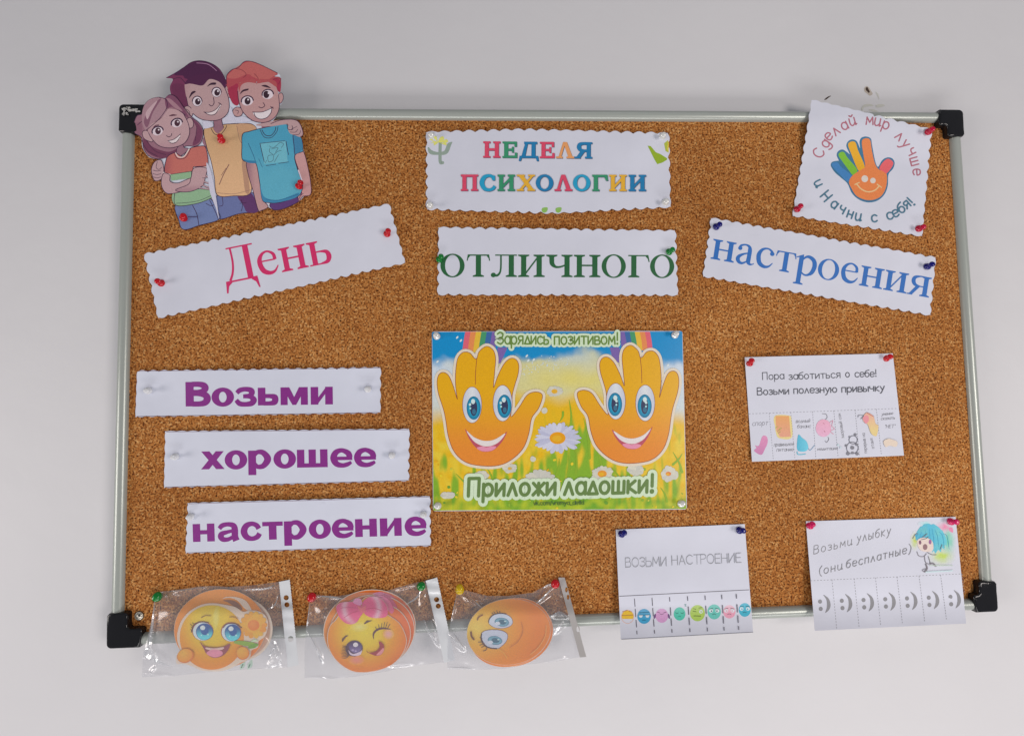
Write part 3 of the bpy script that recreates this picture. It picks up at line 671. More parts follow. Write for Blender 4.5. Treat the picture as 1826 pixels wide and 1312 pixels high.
# ------------------------------------------------------------------ pins
PIN = [(0.0006, 0.0), (0.0037, 0.0003), (0.0041, 0.0009), (0.0039, 0.0017), (0.0024, 0.0025), (0.0014, 0.0034), (0.0012, 0.0058),
       (0.0015, 0.0070), (0.0026, 0.0078), (0.0031, 0.0085), (0.0032, 0.0095), (0.0028, 0.0102), (0.0014, 0.0106)]
PINM = {}
def pin(base, head, color, label, h=0.0015, group='push pins holding the papers', scale=1.0):
    if color not in PINM:
        bm = lathe(PIN, 28)
        me = bpy.data.meshes.new('push_pin'); bm.to_mesh(me); bm.free()
        for q in me.polygons: q.use_smooth = True
        me.materials.append(M['pin_' + color]); PINM[color] = me
    o = bpy.data.objects.new('push_pin', PINM[color]); COL.objects.link(o)
    a = P(*base, h); b = P(*head, h + 0.0095)
    o.location = a; o.rotation_euler = (b - a).to_track_quat('-Y', 'Z').to_euler(); o.scale = (scale,) * 3
    tagit(o, label, 'push pin', group); return o
# ------------------------------------------------------------------ papers
def mid(c): return (sum(p[0] for p in c) / len(c), sum(p[1] for p in c) / len(c))
def bowed(corners, h0=0.0012, bow=0.0016, lift=0.0, wob=0.0009, seed=0):
    """height of a slightly uneven sheet: a shallow arch plus lifted corners"""
    cx, cy = mid(corners); w = max(abs(p[0] - cx) for p in corners); h = max(abs(p[1] - cy) for p in corners)
    def hf(x, y):
        u, v = (x - cx) / w, (y - cy) / h
        return h0 + bow * max(0, 1 - u * u) * 0.6 + lift * (v * v) + wob * noise.noise(Vector((x * 0.012, y * 0.012, seed * 3.1)))
    return hf
def paper(name, label, corners, outline, hf, mat='paper', cat='paper sign', group=None, thick=2.2e-4, part='sheet'):
    t = empty(name, P(*mid(corners), 0), label, cat, group)
    sheet(part, outline, hf, M[mat], t, thick)
    return t
GR = (60, 105, 60)

# НЕДЕЛЯ ПСИХОЛОГИИ (crop origin 740,200 at 3.652)
O2 = (740, 200, 3.652)
q = [(762, 235), (1193, 237), (1195, 371), (980, 381), (759, 374)]
hf = bowed(q, 0.0014, 0.003, 0.0008, seed=1)
week = paper('title_sign', 'white scalloped title card in rainbow slab capitals near the top of the board', q, scallop([(759, 234), (935, 229), (1194, 236), (1197, 371), (985, 382), (759, 375)], 21, 3.6, seed=1), hf)
a = Art(hf, O2)
rd, gn, bl, og, te, ye = C(185, 62, 88), C(45, 125, 90), C(25, 105, 150), C(200, 135, 85), C(30, 135, 170), C(205, 150, 45)
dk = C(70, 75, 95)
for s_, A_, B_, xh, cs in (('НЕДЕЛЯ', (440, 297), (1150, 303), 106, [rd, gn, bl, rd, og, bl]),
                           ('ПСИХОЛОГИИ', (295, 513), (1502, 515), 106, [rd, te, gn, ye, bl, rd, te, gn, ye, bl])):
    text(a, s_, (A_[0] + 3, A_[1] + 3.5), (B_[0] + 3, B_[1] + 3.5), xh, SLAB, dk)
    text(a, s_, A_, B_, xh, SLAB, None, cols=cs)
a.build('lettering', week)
a = Art(hf, O2)   # psi plant on the left
gg, yy = C(125, 140, 130), C(190, 190, 100)
a.line([(165, 200), (163, 260), (165, 325), (180, 330)], 5.6, gg); a.line([(88, 235, 3), (105, 262, 7), (150, 270, 5), (200, 262, 7), (222, 215, 7), (240, 198, 2)], 6, gg)
for an in (10, 60, 115, 165, 215, 325):
    t = math.radians(an); x, y = 152 + 48 * math.cos(t), 196 - 26 * math.sin(t)
    a.fill([(152, 196), (x - 12, y - 8), (x + 8, y - 14), (x + 12, y + 6)], yy, smooth=True)
a.build('printed_plant', week)
a = Art(hf, O2)
lg = C(125, 150, 35)
a.fill([(1515, 220), (1535, 222), (1568, 262), (1600, 275), (1642, 302), (1640, 312), (1610, 330), (1578, 340), (1560, 310)], lg)
a.build('printed_leaf', week); a = Art(hf, O2)
a.fill([(1622, 205), (1648, 183), (1652, 265), (1632, 255)], C(150, 160, 60)); a.fill([(1648, 183), (1653, 200), (1652, 265), (1642, 240)], C(190, 170, 60))
a.build('printed_leaf', week)
for cx_ in (845, 935):
    a = Art(hf, O2); a.fill([(cx_ - 20, 632), (cx_ - 8, 622), (cx_ + 18, 622), (cx_ + 16, 644), (cx_, 656), (cx_ - 16, 650)], C(120, 160, 80), smooth=True)
    a.build('printed_leaf', week)
pin((769.6, 243), (768.4, 240.5), 'silver', 'clear push pin at the top left corner of the rainbow-lettered title card')
pin((1181, 244), (1183, 240.5), 'silver', 'clear push pin at the top right corner of the rainbow-lettered title card')
pin((767, 367), (766, 365), 'silver', 'clear push pin at the bottom left corner of the rainbow-lettered title card')
pin((1186, 361), (1188, 359), 'silver', 'clear push pin at the bottom right corner of the rainbow-lettered title card')

# День
q = [(255, 452), (695, 362), (724, 470), (281, 569)]
hf = bowed(q, 0.0016, 0.003, 0.001, seed=2)
d1 = paper('word_sign', 'tilted white scalloped strip reading a pink serif word, left of the green word', q, scallop(q, 19.5, 3.4, seed=2), hf, group='scalloped strips with the slogan of the day')
O4 = (230, 340, 3.5804)
a = Art(hf, O4)
text(a, 'День', (606, 596), (1296, 458), 152, SERIF, C(178, 38, 88)); a.build('lettering', d1)
pin((288, 505), (280.5, 501), 'red', 'red push pin at the left end of the strip with the pink word', 0.002)
pin((690, 417.6), (692.3, 411), 'red', 'red push pin at the right end of the strip with the pink word', 0.002)
# отличного
q = [(781, 404), (1206, 410), (1210, 528), (779, 527)]
hf = bowed(q, 0.0014, 0.003, 0.0008, seed=3)
d2 = paper('word_sign', 'white scalloped strip with a dark green serif word between two green pins', q, scallop(q, 21, 3.2, seed=3), hf, group='scalloped strips with the slogan of the day')
O5 = (760, 390, 3.885)
a = Art(hf, O5)
text(a, 'отличного', (98, 402), (1712, 408), 155, SERIF, C(32, 82, 48)); a.build('lettering', d2)
pin((783, 463.5), (787, 456.5), 'green', 'green push pin at the left edge of the strip with the green word', 0.002)
pin((1192.4, 449.7), (1199.6, 445), 'green', 'green push pin at the right end of the strip with the green word', 0.002)
# настроения
q = [(1267, 387), (1670, 458), (1660, 564), (1252, 494)]
hf = bowed(q, 0.0014, 0.003, 0.0008, seed=4)
d3 = paper('word_sign', 'tilted white scalloped strip with a blue serif word between two navy pins', q, scallop(q, 19.5, 3.2, seed=4), hf, group='scalloped strips with the slogan of the day')
O6 = (1230, 370, 3.9696)
a = Art(hf, O6)
text(a, 'настроения', (145, 362), (1678, 636), 142, SERIF, C(38, 92, 158), slant=-0.02); a.build('lettering', d3)
pin((1276.6, 404.8), (1283.6, 400), 'navy', 'navy push pin at the left end of the strip with the blue word', 0.002)
pin((1652.7, 475.8), (1662.7, 470.8), 'navy', 'navy push pin at the right end of the strip with the blue word', 0.002)

# Возьми / хорошее / настроение
O7 = (220, 630, 3.2035)
PU = C(112, 34, 112)
for word, q, (A_, B_), xh, lab, side, pins in (
        ('Возьми', [(244, 660), (680, 654), (679, 737), (241, 744)], ((356, 303), (1200, 291)), 101, 'white strip with a bold purple word, uppermost of three purple-lettered strips', (1, .8, .8, .35), ((265, 696.5), (656, 694))),
        ('хорошее', [(294, 768), (731, 764), (730, 858), (292, 870)], ((444, 662), (1440, 644)), 102, 'white strip with a bold purple word, middle one of three purple-lettered strips', (.4, 1, .8, .5), ((312.7, 814), (699, 811.7))),
        ('настроение', [(334, 896), (768, 884), (769, 974), (330, 987)], ((398, 1076), (1728, 1036)), 102, 'white strip with a bold purple word, lowest of three purple-lettered strips', (.3, .9, .8, .8), ((340, 921), (755, 917)))):
    hf = bowed(q, 0.0014, 0.0028, 0.001, seed=len(word))
    t = paper('word_strip', lab, q, scallop(q, 20, 2.8, sides=side, seed=len(word)), hf, 'paper_cool', group='three purple-lettered strips')
    a = Art(hf, O7); text(a, word, A_, B_, xh, HEAVY, PU); a.build('lettering', t)
    # printed cutting line and the slivers of the wavy cut behind it
    a = Art(lambda x, y, hf=hf: hf(x, y), base=5e-5)
    a.line([(q[3][0] + 3, q[3][1] - 1.6), (q[2][0] - 3, q[2][1] - 1.6)], 1.0, C(70, 40, 60), smooth=False)
    a.line([(q[0][0] + 3, q[0][1] + 1.8), (q[1][0] - 3, q[1][1] + 1.8)], 0.8, C(90, 60, 80), smooth=False)
    a.build('cutting_line', t)
    rnk = {'Возьми': 'uppermost', 'хорошее': 'middle', 'настроение': 'lowest'}[word]
    for p_, sd in zip(pins, ('left', 'right')):
        dx, dy = (p_[0] - 876) * 0.007, (p_[1] - 701) * 0.007
        pin(p_, (p_[0] + dx, p_[1] + dy), 'clear', 'clear push pin at the %s end of the %s purple-lettered strip' % (sd, rnk), 0.0025, scale=0.95)

# ------------------------------------------------------------------ smiling-hands poster (crop origin 750,570 at 3.644)
O8 = (750, 570, 3.644)
pc = [(770, 591), (1217, 590), (1225, 908), (772, 911)]
hf = bowed(pc, 0.0016, 0.002, 0.0, wob=0.0002, seed=8)
def rounded(c, r=5, n=4):
    out = []
    m = len(c)
    for i in range(m):
        p = c[i]; a_ = c[i - 1]; b_ = c[(i + 1) % m]
        da = math.dist(p, a_); db = math.dist(p, b_)
        s_ = (p[0] + (a_[0] - p[0]) * r / da, p[1] + (a_[1] - p[1]) * r / da); e_ = (p[0] + (b_[0] - p[0]) * r / db, p[1] + (b_[1] - p[1]) * r / db)
        for k in range(n + 1):
            t = k / n; out.append(tuple((1 - t) ** 2 * s_[j] + 2 * t * (1 - t) * p[j] + t * t * e_[j] for j in (0, 1)))
    return out
poster = paper('hands_poster', 'glossy laminated poster of two smiling orange hands over a daisy meadow', pc, rounded(pc), hf, 'paper_cool', cat='poster', thick=5e-4)
SKY, CRM, GLD, GRN, WHT, YEL = C(12, 120, 172), C(182, 178, 128), C(196, 156, 22), C(112, 150, 38), C(172, 184, 196), C(205, 180, 60)
def meadow(x, y):
    n = noise.noise(Vector((x * 0.006, y * 0.006, 3))); n2 = noise.noise(Vector((x * 0.02, y * 0.02, 9))); n3 = noise.noise(Vector((x * 0.03, y * 0.006, 5)))
    e = abs(x - 900) / 830.0
    top = 285 + 40 * n + 25 * n2 - 60 * math.exp(-((x - 1050) / 260) ** 2)
    c = SKY
    pale = mixc(CRM, WHT, min(1, max(0, (e - 0.45) * 2.5)) + 0.5 * n)
    pale = mixc(pale, C(160, 175, 180), 0.7 * math.exp(-((x - 1000) / 180) ** 2 - ((y - 240) / 60) ** 2))
    c = mixc(c, pale, sm(top - 45, top + 30, y))
    c = mixc(c, YEL, 0.55 * math.exp(-((x - 980) / 260) ** 2 - ((y - 390) / 70) ** 2))
    g0 = 490 + 150 * max(0, e - .35) * 1.6 + 50 * n
    c = mixc(c, GLD, sm(g0 - 50, g0 + 60, y))
    c = mixc(c, mixc(GLD, YEL, 0.5 + n2), sm(650, 800, y) * 0.6)
    gg = sm(0.0, 0.5, n3 + 0.55 * sm(800, 1100, y) + 0.5 * math.exp(-((x - 1060) / 160) ** 2) * sm(560, 800, y) - 0.28 * sm(0.2, 0.9, e) - .1)
    c = mixc(c, GRN, gg * sm(560, 720, y))
    c = mixc(c, mixc(C(90, 140, 40), C(160, 170, 40), 0.5 + n2), 0.75 * sm(1120, 1190, y))
    return c
a = Art(hf, (750, 570, 3.644), step=7e-6); a.fill([(770.6 + 0, 592), (1216.4, 591), (1224, 907), (772.8, 910)], meadow, raw=True, L=3.0)
# rainbow arcs
def band(pts0, pts1, col): a.fill(list(pts0) + list(pts1)[::-1], col)
RB_ = [C(190, 85, 100), C(205, 120, 70), C(200, 160, 50), C(60, 130, 90), C(50, 90, 140), C(105, 85, 145)]
xl = [(292, 345), (345, 385), (385, 418), (418, 448), (448, 478), (478, 500)]
for i, cc in enumerate(RB_):
    x0, x1 = 290 + i * 35, 290 + (i + 1) * 35
    band([(x0 + 4 * 0, 78), (x0 - 12, 150), (x0 - 20, 215)], [(x1, 78), (x1 - 10, 150), (x1 - 16, 215)], cc)
    x0, x1 = 1490 - i * 33, 1490 - (i + 1) * 33
    band([(x0, 78), (x0 + 12, 140), (x0 + 18, 200)], [(x1, 78), (x1 + 10, 140), (x1 + 15, 200)], cc)
band([(500, 180), (500, 290)], [(565, 180), (520, 280)], RB_[5]); band([(1228, 180), (1245, 240), (1285, 280)], [(1292, 180), (1295, 200), (1293, 280)], RB_[5])
rnd = random.Random(5)
for k in range(80):   # white blossoms in the sky
    x = rnd.uniform(600, 960); y = 330 - (x - 600) * 0.16 + rnd.gauss(0, 26)
    r = rnd.uniform(1.5, 5); l0 = a.lay; a.fill(ell(x, y, r, r * .8, n=7), C(178, 190, 205)); a.lay = l0
a.lay += 1
for x, y in ((238, 115), (262, 135), (110, 272), (690, 235), (700, 265), (735, 260), (1607, 296), (1495, 250)):
    a.fill(ell(x, y, 6, 11, 40, n=8), C(185, 195, 205))
for x0, y0, x1, y1 in ((965, 520, 975, 700), (1060, 640, 1100, 900), (960, 880, 955, 1010), (1100, 700, 1180, 960), (900, 900, 880, 1010), (1640, 860, 1700, 990), (1700, 870, 1640, 940), (230, 1000, 330, 1120), (430, 960, 470, 1060), (1240, 960, 1300, 1050), (905, 660, 925, 600), (1000, 820, 1010, 1000), (1560, 1090, 1600, 1180)):
    a.line([(x0, y0, .8), ((x0 + x1) / 2 + 8, (y0 + y1) / 2, 3), (x1, y1, 4)], 4, C(118, 150, 38))
for k in range(55):  # meadow flecks
    x, y = rnd.uniform(90, 1710), rnd.uniform(900, 1225); r = rnd.uniform(3, 13); l0 = a.lay
    a.fill(ell(x, y, r, r * rnd.uniform(.4, 1), rnd.uniform(0, 180), n=9), rnd.choice([C(200, 175, 40), C(120, 155, 45), C(170, 170, 60), C(90, 135, 45), C(195, 150, 25)])); a.lay = l0
a.lay += 1
a.build('printed_meadow', poster, M['laminate_ink'])
def daisy(cx, cy, rx, ry, cr, n=24, c0=None, half=None):
    a = Art(hf, O8, base=4.2e-4, step=7e-6)
    if n == 30: a.fill(ell(890, 768, 90, 60, n=24), C(165, 167, 185))
    l0 = a.lay
    for i in range(n):
        t = 2 * math.pi * i / n + rnd.uniform(-.08, .08)
        if half and math.sin(t) > half: continue
        k = rnd.uniform(.85, 1.05); ex, ey = math.cos(t), math.sin(t)
        px, py = -ey, ex; w = 2.1 / n * 1.5
        p = [(cx, cy), (cx + rx * (.75 * ex + w * px) * k, cy + ry * (.75 * ey + w * py) * k), (cx + rx * ex * k, cy + ry * ey * k), (cx + rx * (.75 * ex - w * px) * k, cy + ry * (.75 * ey - w * py) * k)]
        a.lay = l0 + (i % 3); a.fill(p, mixc(*((C(178, 180, 195), C(158, 160, 182)) if n == 30 else (C(182, 180, 165), C(168, 168, 160))), rnd.random()), smooth=True)
    a.lay = l0 + 3
    if cr: a.fill(ell(cx, cy + ry * .0, cr, cr * .76, n=20), c0 or C(200, 135, 20)); a.fill(ell(cx - 4, cy + 3, cr * .6, cr * .4, n=16), C(208, 150, 35))
    a.build('printed_daisy', poster, M['laminate_ink'])
daisy(890, 768, 158, 104, 52, 30)
daisy(870, 465, 58, 36, 20, 12, C(195, 150, 50)); daisy(775, 1035, 105, 70, 0, 16); daisy(1180, 1000, 75, 55, 30, 16, C(200, 130, 40)); daisy(1610, 1000, 48, 55, 18, 10, C(200, 110, 50))
daisy(580, 965, 50, 34, 14, 10, C(175, 150, 90)); daisy(180, 1140, 50, 26, 0, 8); daisy(1400, 975, 60, 40, 0, 8); daisy(1655, 1010, 22, 30, 0, 6); daisy(395, 1010, 55, 30, 0, 10); daisy(730, 905, 20, 20, 0, 6); daisy(805, 590, 20, 20, 0, 6)
LH = [(420, 950), (300, 928), (222, 862), (182, 765), (163, 650), (148, 580), (116, 480), (107, 405), (118, 358), (146, 342), (180, 360), (210, 425), (238, 515), (232, 470), (226, 400), (229, 325), (242, 250), (276, 212), (320, 216), (350, 250), (366, 250), (380, 208), (426, 173), (470, 195), (487, 250), (482, 330), (474, 440),
      (500, 370), (540, 290), (580, 253), (616, 256), (637, 290), (634, 350), (612, 425), (596, 490), (594, 560), (588, 630), (640, 568), (690, 492), (738, 469), (782, 477), (791, 508), (765, 578), (722, 640), (703, 740), (668, 832), (600, 902), (520, 942)]
def RM(p): return (1783.5 - 0.9665 * p[0] + 0.012 * (p[1] - 550), -4.6 + 0.9859 * p[1])
ID = lambda p: p
for T_, nm in ((ID, 'left'), (RM, 'right')):
    a = Art(hf, O8, base=5.0e-4, step=7e-6)
    hp = spline([T_(p) for p in LH], True, 5)
    def hand(x, y): return mixc(C(204, 146, 14), C(198, 118, 42), sm(420, 900, y))
    a.line(hp, 10.5, C(192, 182, 165), closed=True, smooth=False)
    a.fill(hp, hand, L=6)
    a.line(hp, 1.05, C(120, 55, 40), closed=True, smooth=False)
    a.line([T_(p) for p in ((366, 250), (358, 330), (356, 420))], 1.05, C(130, 60, 40))
    for ex, ey, ix in ((335, 553, 10), (533, 542, 12)):
        ex, ey = T_((ex, ey)); s_ = 1 if T_ is ID else -0.4; ix = ix * s_
        a.fill(ell(ex, ey, 64, 119, n=40), C(120, 60, 45)); a.fill(ell(ex, ey, 61, 116, n=40), lambda x, y, ex=ex: mixc(C(188, 192, 200), C(165, 170, 185), abs(x - ex) / 61))
        a.fill(ell(ex + ix, ey + 20, 46, 76, n=32), C(20, 95, 125)); a.fill(ell(ex + ix, ey + 20, 42, 71, n=32), lambda x, y, c=(ex + ix, ey + 20): mixc(C(45, 160, 185), C(25, 110, 145), sm(.3, 1, math.hypot((x - c[0]) / 42, (y - c[1]) / 71))), L=2.5)
        a.fill(ell(ex + ix, ey + 20, 24, 52, n=24), C(45, 50, 78)); a.fill(ell(ex + ix + 2, ey + 44, 12, 18, n=24), C(50, 95, 120))
        a.fill(ell(ex + ix - 4 * s_, ey - 22, 13, 17, n=16), C(178, 205, 225)); a.fill(ell(ex + ix - 24 * s_, ey - 2, 8, 9, n=12), C(170, 215, 235)); a.fill(ell(ex + ix - 22 * s_, ey + 22, 6, 7, n=12), C(150, 215, 225))
    mo = [(288, 708), (310, 735), (350, 768), (415, 788), (480, 780), (530, 755), (560, 728), (540, 775), (500, 825), (460, 852), (400, 855), (355, 825), (315, 770)]
    a.fill([T_(p) for p in mo], C(160, 70, 85), smooth=True)
    a.fill([T_(p) for p in ((300, 722), (350, 764), (415, 786), (480, 778), (550, 738), (515, 788), (470, 815), (415, 822), (360, 800), (325, 765))], C(196, 188, 186), smooth=True)
    a.fill([T_(p) for p in ((365, 832), (400, 822), (430, 828), (460, 820), (492, 826), (460, 850), (400, 853))], C(205, 125, 150), smooth=True)
    a.build('printed_hand', poster, M['laminate_ink'])
a = Art(hf, O8, base=8.0e-4, step=7e-6)
tg, hl = C(90, 118, 55), C(178, 196, 168)
text(a, 'Зарядись', (500, 158), (835, 158), 50, MONO, tg, w=2.9, halo=(hl, 8), jitter=.3, gap=.8)
a.build('lettering', poster, M['laminate_ink']); a = Art(hf, O8, base=8.0e-4, step=7e-6)
text(a, 'позитивом!', (870, 160), (1292, 158), 50, MONO, tg, w=2.9, halo=(hl, 8), jitter=.3, gap=.8)
a.build('lettering', poster, M['laminate_ink'])
a = Art(hf, O8, base=8.0e-4, step=7e-6)
text(a, 'Приложи', (310, 1145), (880, 1135), 76, MONO, C(88, 112, 62), w=6.0, halo=(hl, 12), slant=0.06, gap=1.6)
a.build('lettering', poster, M['laminate_ink']); a = Art(hf, O8, base=8.0e-4, step=7e-6)
text(a, 'ладошки!', (935, 1135), (1525, 1118), 76, MONO, C(88, 112, 62), w=6.0, halo=(hl, 12), slant=0.06, gap=1.6)
a.build('lettering', poster, M['laminate_ink']); a = Art(hf, O8, base=8.0e-4, step=7e-6)
text(a, 'vk.com/vremya_detki', (735, 1204), (1065, 1200), 18, MONO, C(60, 85, 50), w=1.0)
a.build('lettering', poster, M['laminate_ink'])
for p_, h_, lab in (((779, 600), (777.5, 597), 'top left'), ((1203, 598), (1206.5, 594), 'top right'), ((781, 901.5), (779, 902.5), 'bottom left'), ((1214, 898), (1218, 897), 'bottom right')):
    pin(p_, h_, 'silver' if 'left' not in lab else 'silver', 'pale push pin at the %s corner of the smiling-hands poster' % lab, 0.0025)

# ------------------------------------------------------------------ make-the-world-better card (crop origin 1390,140 at 4.374)
O3 = (1390, 140, 4.374)
q = [(1447, 177), (1560, 204), (1663, 230), (1645, 423), (1412, 386)]
def hf(x, y):
    over = 0.0074 * sm(300, 205, y) + 0.0015
    return over + 0.0006 * noise.noise(Vector((x * .012, y * .012, 4)))
world = paper('hand_card', 'white scalloped card with a rainbow-fingered hand inside a ring of words', q, scallop(q, 20, 3.2, sides=(.5, 1, 1, 1, .8), seed=6), hf, cat='card')
a = Art(hf, O3)
ol = C(48, 98, 128)
a.fill([(400, 680), (412, 652), (450, 643), (462, 640), (446, 600), (458, 568), (492, 555), (526, 575), (548, 590), (522, 530), (535, 492), (568, 477), (604, 492), (628, 545), (625, 492), (640, 463), (675, 454), (712, 470), (722, 520), (745, 640), (768, 690), (800, 640), (840, 617), (880, 625), (898, 660), (885, 705), (850, 750), (844, 840), (815, 910), (760, 955), (690, 967), (620, 945), (565, 895), (530, 820), (480, 775), (430, 730)], ol, smooth=True)
a.fill([(408, 680), (425, 656), (455, 658), (480, 690), (560, 755), (545, 788), (530, 806), (480, 760)], C(55, 110, 160), smooth=True)
a.fill([(460, 600), (478, 575), (505, 578), (530, 618), (606, 712), (575, 755), (545, 722), (500, 662)], C(105, 160, 45), smooth=True)
a.fill([(535, 520), (556, 494), (592, 500), (612, 560), (665, 690), (625, 722), (600, 690), (560, 590)], C(200, 145, 30), smooth=True)
a.fill([(642, 500), (655, 473), (690, 468), (710, 490), (720, 560), (745, 665), (778, 712), (832, 735), (835, 830), (800, 910), (740, 945), (670, 947), (600, 915), (560, 855), (542, 810), (560, 768), (600, 735), (650, 705), (668, 680), (652, 580)], C(198, 112, 62), smooth=True)
a.fill([(780, 705), (800, 662), (840, 628), (875, 640), (888, 665), (870, 702), (835, 740), (812, 728)], C(195, 85, 90), smooth=True)
wt = C(185, 178, 170)
a.fill(ell(665, 783, 26, 27, n=20), wt); a.fill(ell(729, 797, 22, 22, n=20), wt)
a.line([(605, 828), (640, 865), (692, 885), (745, 872), (778, 838)], 10 / 4.374, C(200, 165, 120)); a.line([(588, 828), (622, 812)], 9 / 4.374, C(200, 165, 120)); a.line([(762, 826), (795, 850)], 9 / 4.374, C(200, 165, 120))
a.build('printed_hand', world)
a = Art(hf, O3)
pk, tb = C(150, 92, 105), C(58, 98, 118)
def ring_text(items, c0, col, inward=False, xh=57, w=2.5):
    for ch, x, y in items:
        dx, dy = x - c0[0], y - c0[1]; L = math.hypot(dx, dy); ux_, uy_ = dx / L, dy / L
        if inward: ux_, uy_ = -ux_, -uy_
        up = (ux_, uy_); d = (-uy_, ux_)
        v = xh / 10 / a.sc; wd = MONO[ch][0] * 0.45; top = 7.5 if (ch.isupper() or ch == '!') else 5
        o = a.X((x, y)); o = (o[0] - d[0] * wd * v - up[0] * top * v, o[1] - d[1] * wd * v - up[1] * top * v)
        l0 = a.lay; glyph(a, MONO, ch, o, (d[0] * v, d[1] * v), (up[0] * v, up[1] * v), w, col); a.lay = l0
    a.lay += 6
c0 = (690, 745)
ring_text([('С', 305, 580), ('ɡ', 362, 510), ('е', 385, 452), ('л', 442, 412), ('а', 508, 372), ('ύ', 572, 338), ('м', 705, 332), ('υ', 768, 342), ('р', 832, 368), ('л', 935, 455), ('у', 980, 515), ('ч', 1030, 575), ('ш', 1052, 650), ('е', 1070, 732)], c0, pk)
ring_text([('υ', 302, 822)], (650, 650), tb, True, 54, 2.6)
ring_text([('Н', 368, 920), ('а', 428, 985), ('ч', 492, 1025), ('н', 555, 1062), ('υ', 618, 1082), ('с', 742, 1092), ('с', 862, 1072), ('е', 908, 1052), ('б', 955, 1020), ('я', 996, 983), ('!', 1030, 955)], (700, 640), tb, True, 54, 2.6)
a.build('lettering', world)
pin((1655, 235.5), (1663, 230), 'crimson', 'dark red push pin at the top right of the rainbow-fingered hand card', 0.0085)
pin((1421, 373.6), (1428, 367), 'crimson', 'dark red push pin at the lower left of the rainbow-fingered hand card', 0.002)
pin((1638, 408), (1647, 404.5), 'crimson', 'dark red push pin at the lower right of the rainbow-fingered hand card', 0.002)

# ------------------------------------------------------------------ tear-off sheets
O9 = (1300, 610, 5.3706)
q = [(1328, 637), (1592, 630), (1612, 812), (1341, 823)]
hf = bowed(q, 0.0012, 0.002, 0.0018, seed=9)
hab = paper('habit_sheet', 'white tear-off sheet with red pins and small watercolour pictures under two handwritten lines', q, q, hf, cat='tear-off sheet', thick=1.8e-4)
a = Art(hf, O9); gy = C(66, 68, 76)
for s_, A_, B_ in (('Пора', (322, 360), (528, 352)), ('заботиться', (575, 358), (1070, 340)), ('о', (1118, 335), (1158, 333)), ('себе!', (1208, 336), (1422, 330)),
                  ('Возьми', (272, 505), (578, 496)), ('полезную', (622, 492), (1035, 480)), ('привычку', (1082, 480), (1492, 466))):
    text(a, s_, A_, B_, 45, MONO, gy, w=1.5, jitter=.25, gap=.9)
a.build('lettering', hab)
a = Art(hf, O9)
g2 = C(105, 105, 112)
for s_, A_, B_, xh in (('спорт', (222, 800), (372, 792), 30), ('правильное', (430, 997), (620, 988), 22), ('питание', (455, 1045), (616, 1040), 22), ('водный', (640, 772), (775, 766), 22), ('баланс', (652, 822), (782, 818), 22),
                       ('медитация', (845, 1036), (1040, 1026), 18), ('умение', (1462, 702), (1570, 692), 18), ('сказать', (1455, 745), (1590, 735), 18), ('"НЕТ"', (1490, 822), (1592, 818), 20)):
    a = Art(hf, O9); text(a, s_, A_, B_, xh, MONO, g2, w=0.7, slant=.25, gap=1.2); a.build('strip_lettering', hab)
for s_, A_, B_ in (('здоровый сон', (1102, 915), (1068, 680)), ('перерыв на', (1322, 1060), (1300, 870)), ('отдых', (1392, 1015), (1372, 915))):
    a = Art(hf, O9); text(a, s_, A_, B_, 20, MONO, g2, w=0.7, gap=1.2); a.build('strip_lettering', hab)
a = Art(hf, O9, base=6e-5)
a.dots((190, 686), (1620, 634), 44, 0.7, g2)
for x0, x1, y0 in ((385, 425, 680), (592, 632, 672), (800, 832, 664), (1004, 1045, 656), (1208, 1250, 650), (1412, 1460, 642)):
    a.dots((x0, y0), (x1, 1130 - (x0 - 385) * 0.045), 18, 0.7, g2)
a.build('tear_line', hab)
a = Art(hf, O9, base=6e-5)
a.fill([(240, 1040), (262, 1012), (248, 985), (285, 990), (320, 900), (362, 905), (370, 960), (345, 1020), (308, 1078)], lambda x, y: mixc(C(190, 125, 160), C(170, 110, 150), (y - 900) / 180), smooth=True)
a.fill([(428, 740), (455, 698), (570, 702), (598, 735), (600, 912), (480, 918), (448, 860), (440, 800)], C(205, 180, 120), smooth=True)
a.fill([(445, 705), (575, 706), (592, 905), (490, 908), (455, 850), (447, 780)], lambda x, y: mixc(C(195, 140, 85), C(192, 138, 115), (y - 700) / 200))
for p_ in ((445, 820), (465, 850), (480, 835), (470, 870)): a.line([p_, (p_[0] + 22, p_[1] - 14)], 1.0, C(130, 150, 60))
a.fill([(666, 885), (700, 915), (742, 950), (760, 1010), (735, 1042), (690, 1046), (655, 1030), (652, 960)], lambda x, y: mixc(C(70, 155, 180), C(95, 175, 205), (x - 650) / 110), smooth=True)
a.line([(760, 1015), (775, 1035), (800, 1010), (820, 985)], 1.0, C(90, 130, 160)); a.line([(652, 1050), (665, 1075), (732, 1070)], 1.6, C(80, 160, 180))
a.fill(ell(905, 822, 74, 84, n=28), lambda x, y: mixc(C(205, 145, 165), C(195, 150, 175), (y - 740) / 160))
a.line([(895, 685), (930, 690), (940, 720), (925, 738)], .9, g2); a.line([(950, 910), (955, 930), (935, 958), (920, 945)], .9, g2); a.line([(965, 770), (995, 750), (985, 800), (1010, 830), (970, 850), (1000, 880)], .9, C(190, 130, 150))
a.line([(905, 775), (912, 782)], 1, C(150, 90, 110)); a.line([(912, 850), (920, 858)], 1, C(150, 90, 110))
for cx_, cy_, r in ((1182, 1012, 56), (1190, 935, 40)): a.line(ell(cx_, cy_, r, r, n=20), 1.0, C(85, 85, 95), closed=True, smooth=False)
for cx_, cy_, r in ((1122, 990, 13), (1222, 980, 13), (1140, 1066, 17), (1228, 1068, 15), (1210, 885, 13), (1155, 908, 9), (1182, 1010, 18), (1185, 1060, 12)): a.fill(ell(cx_, cy_, r, r, n=12), C(105, 105, 114))
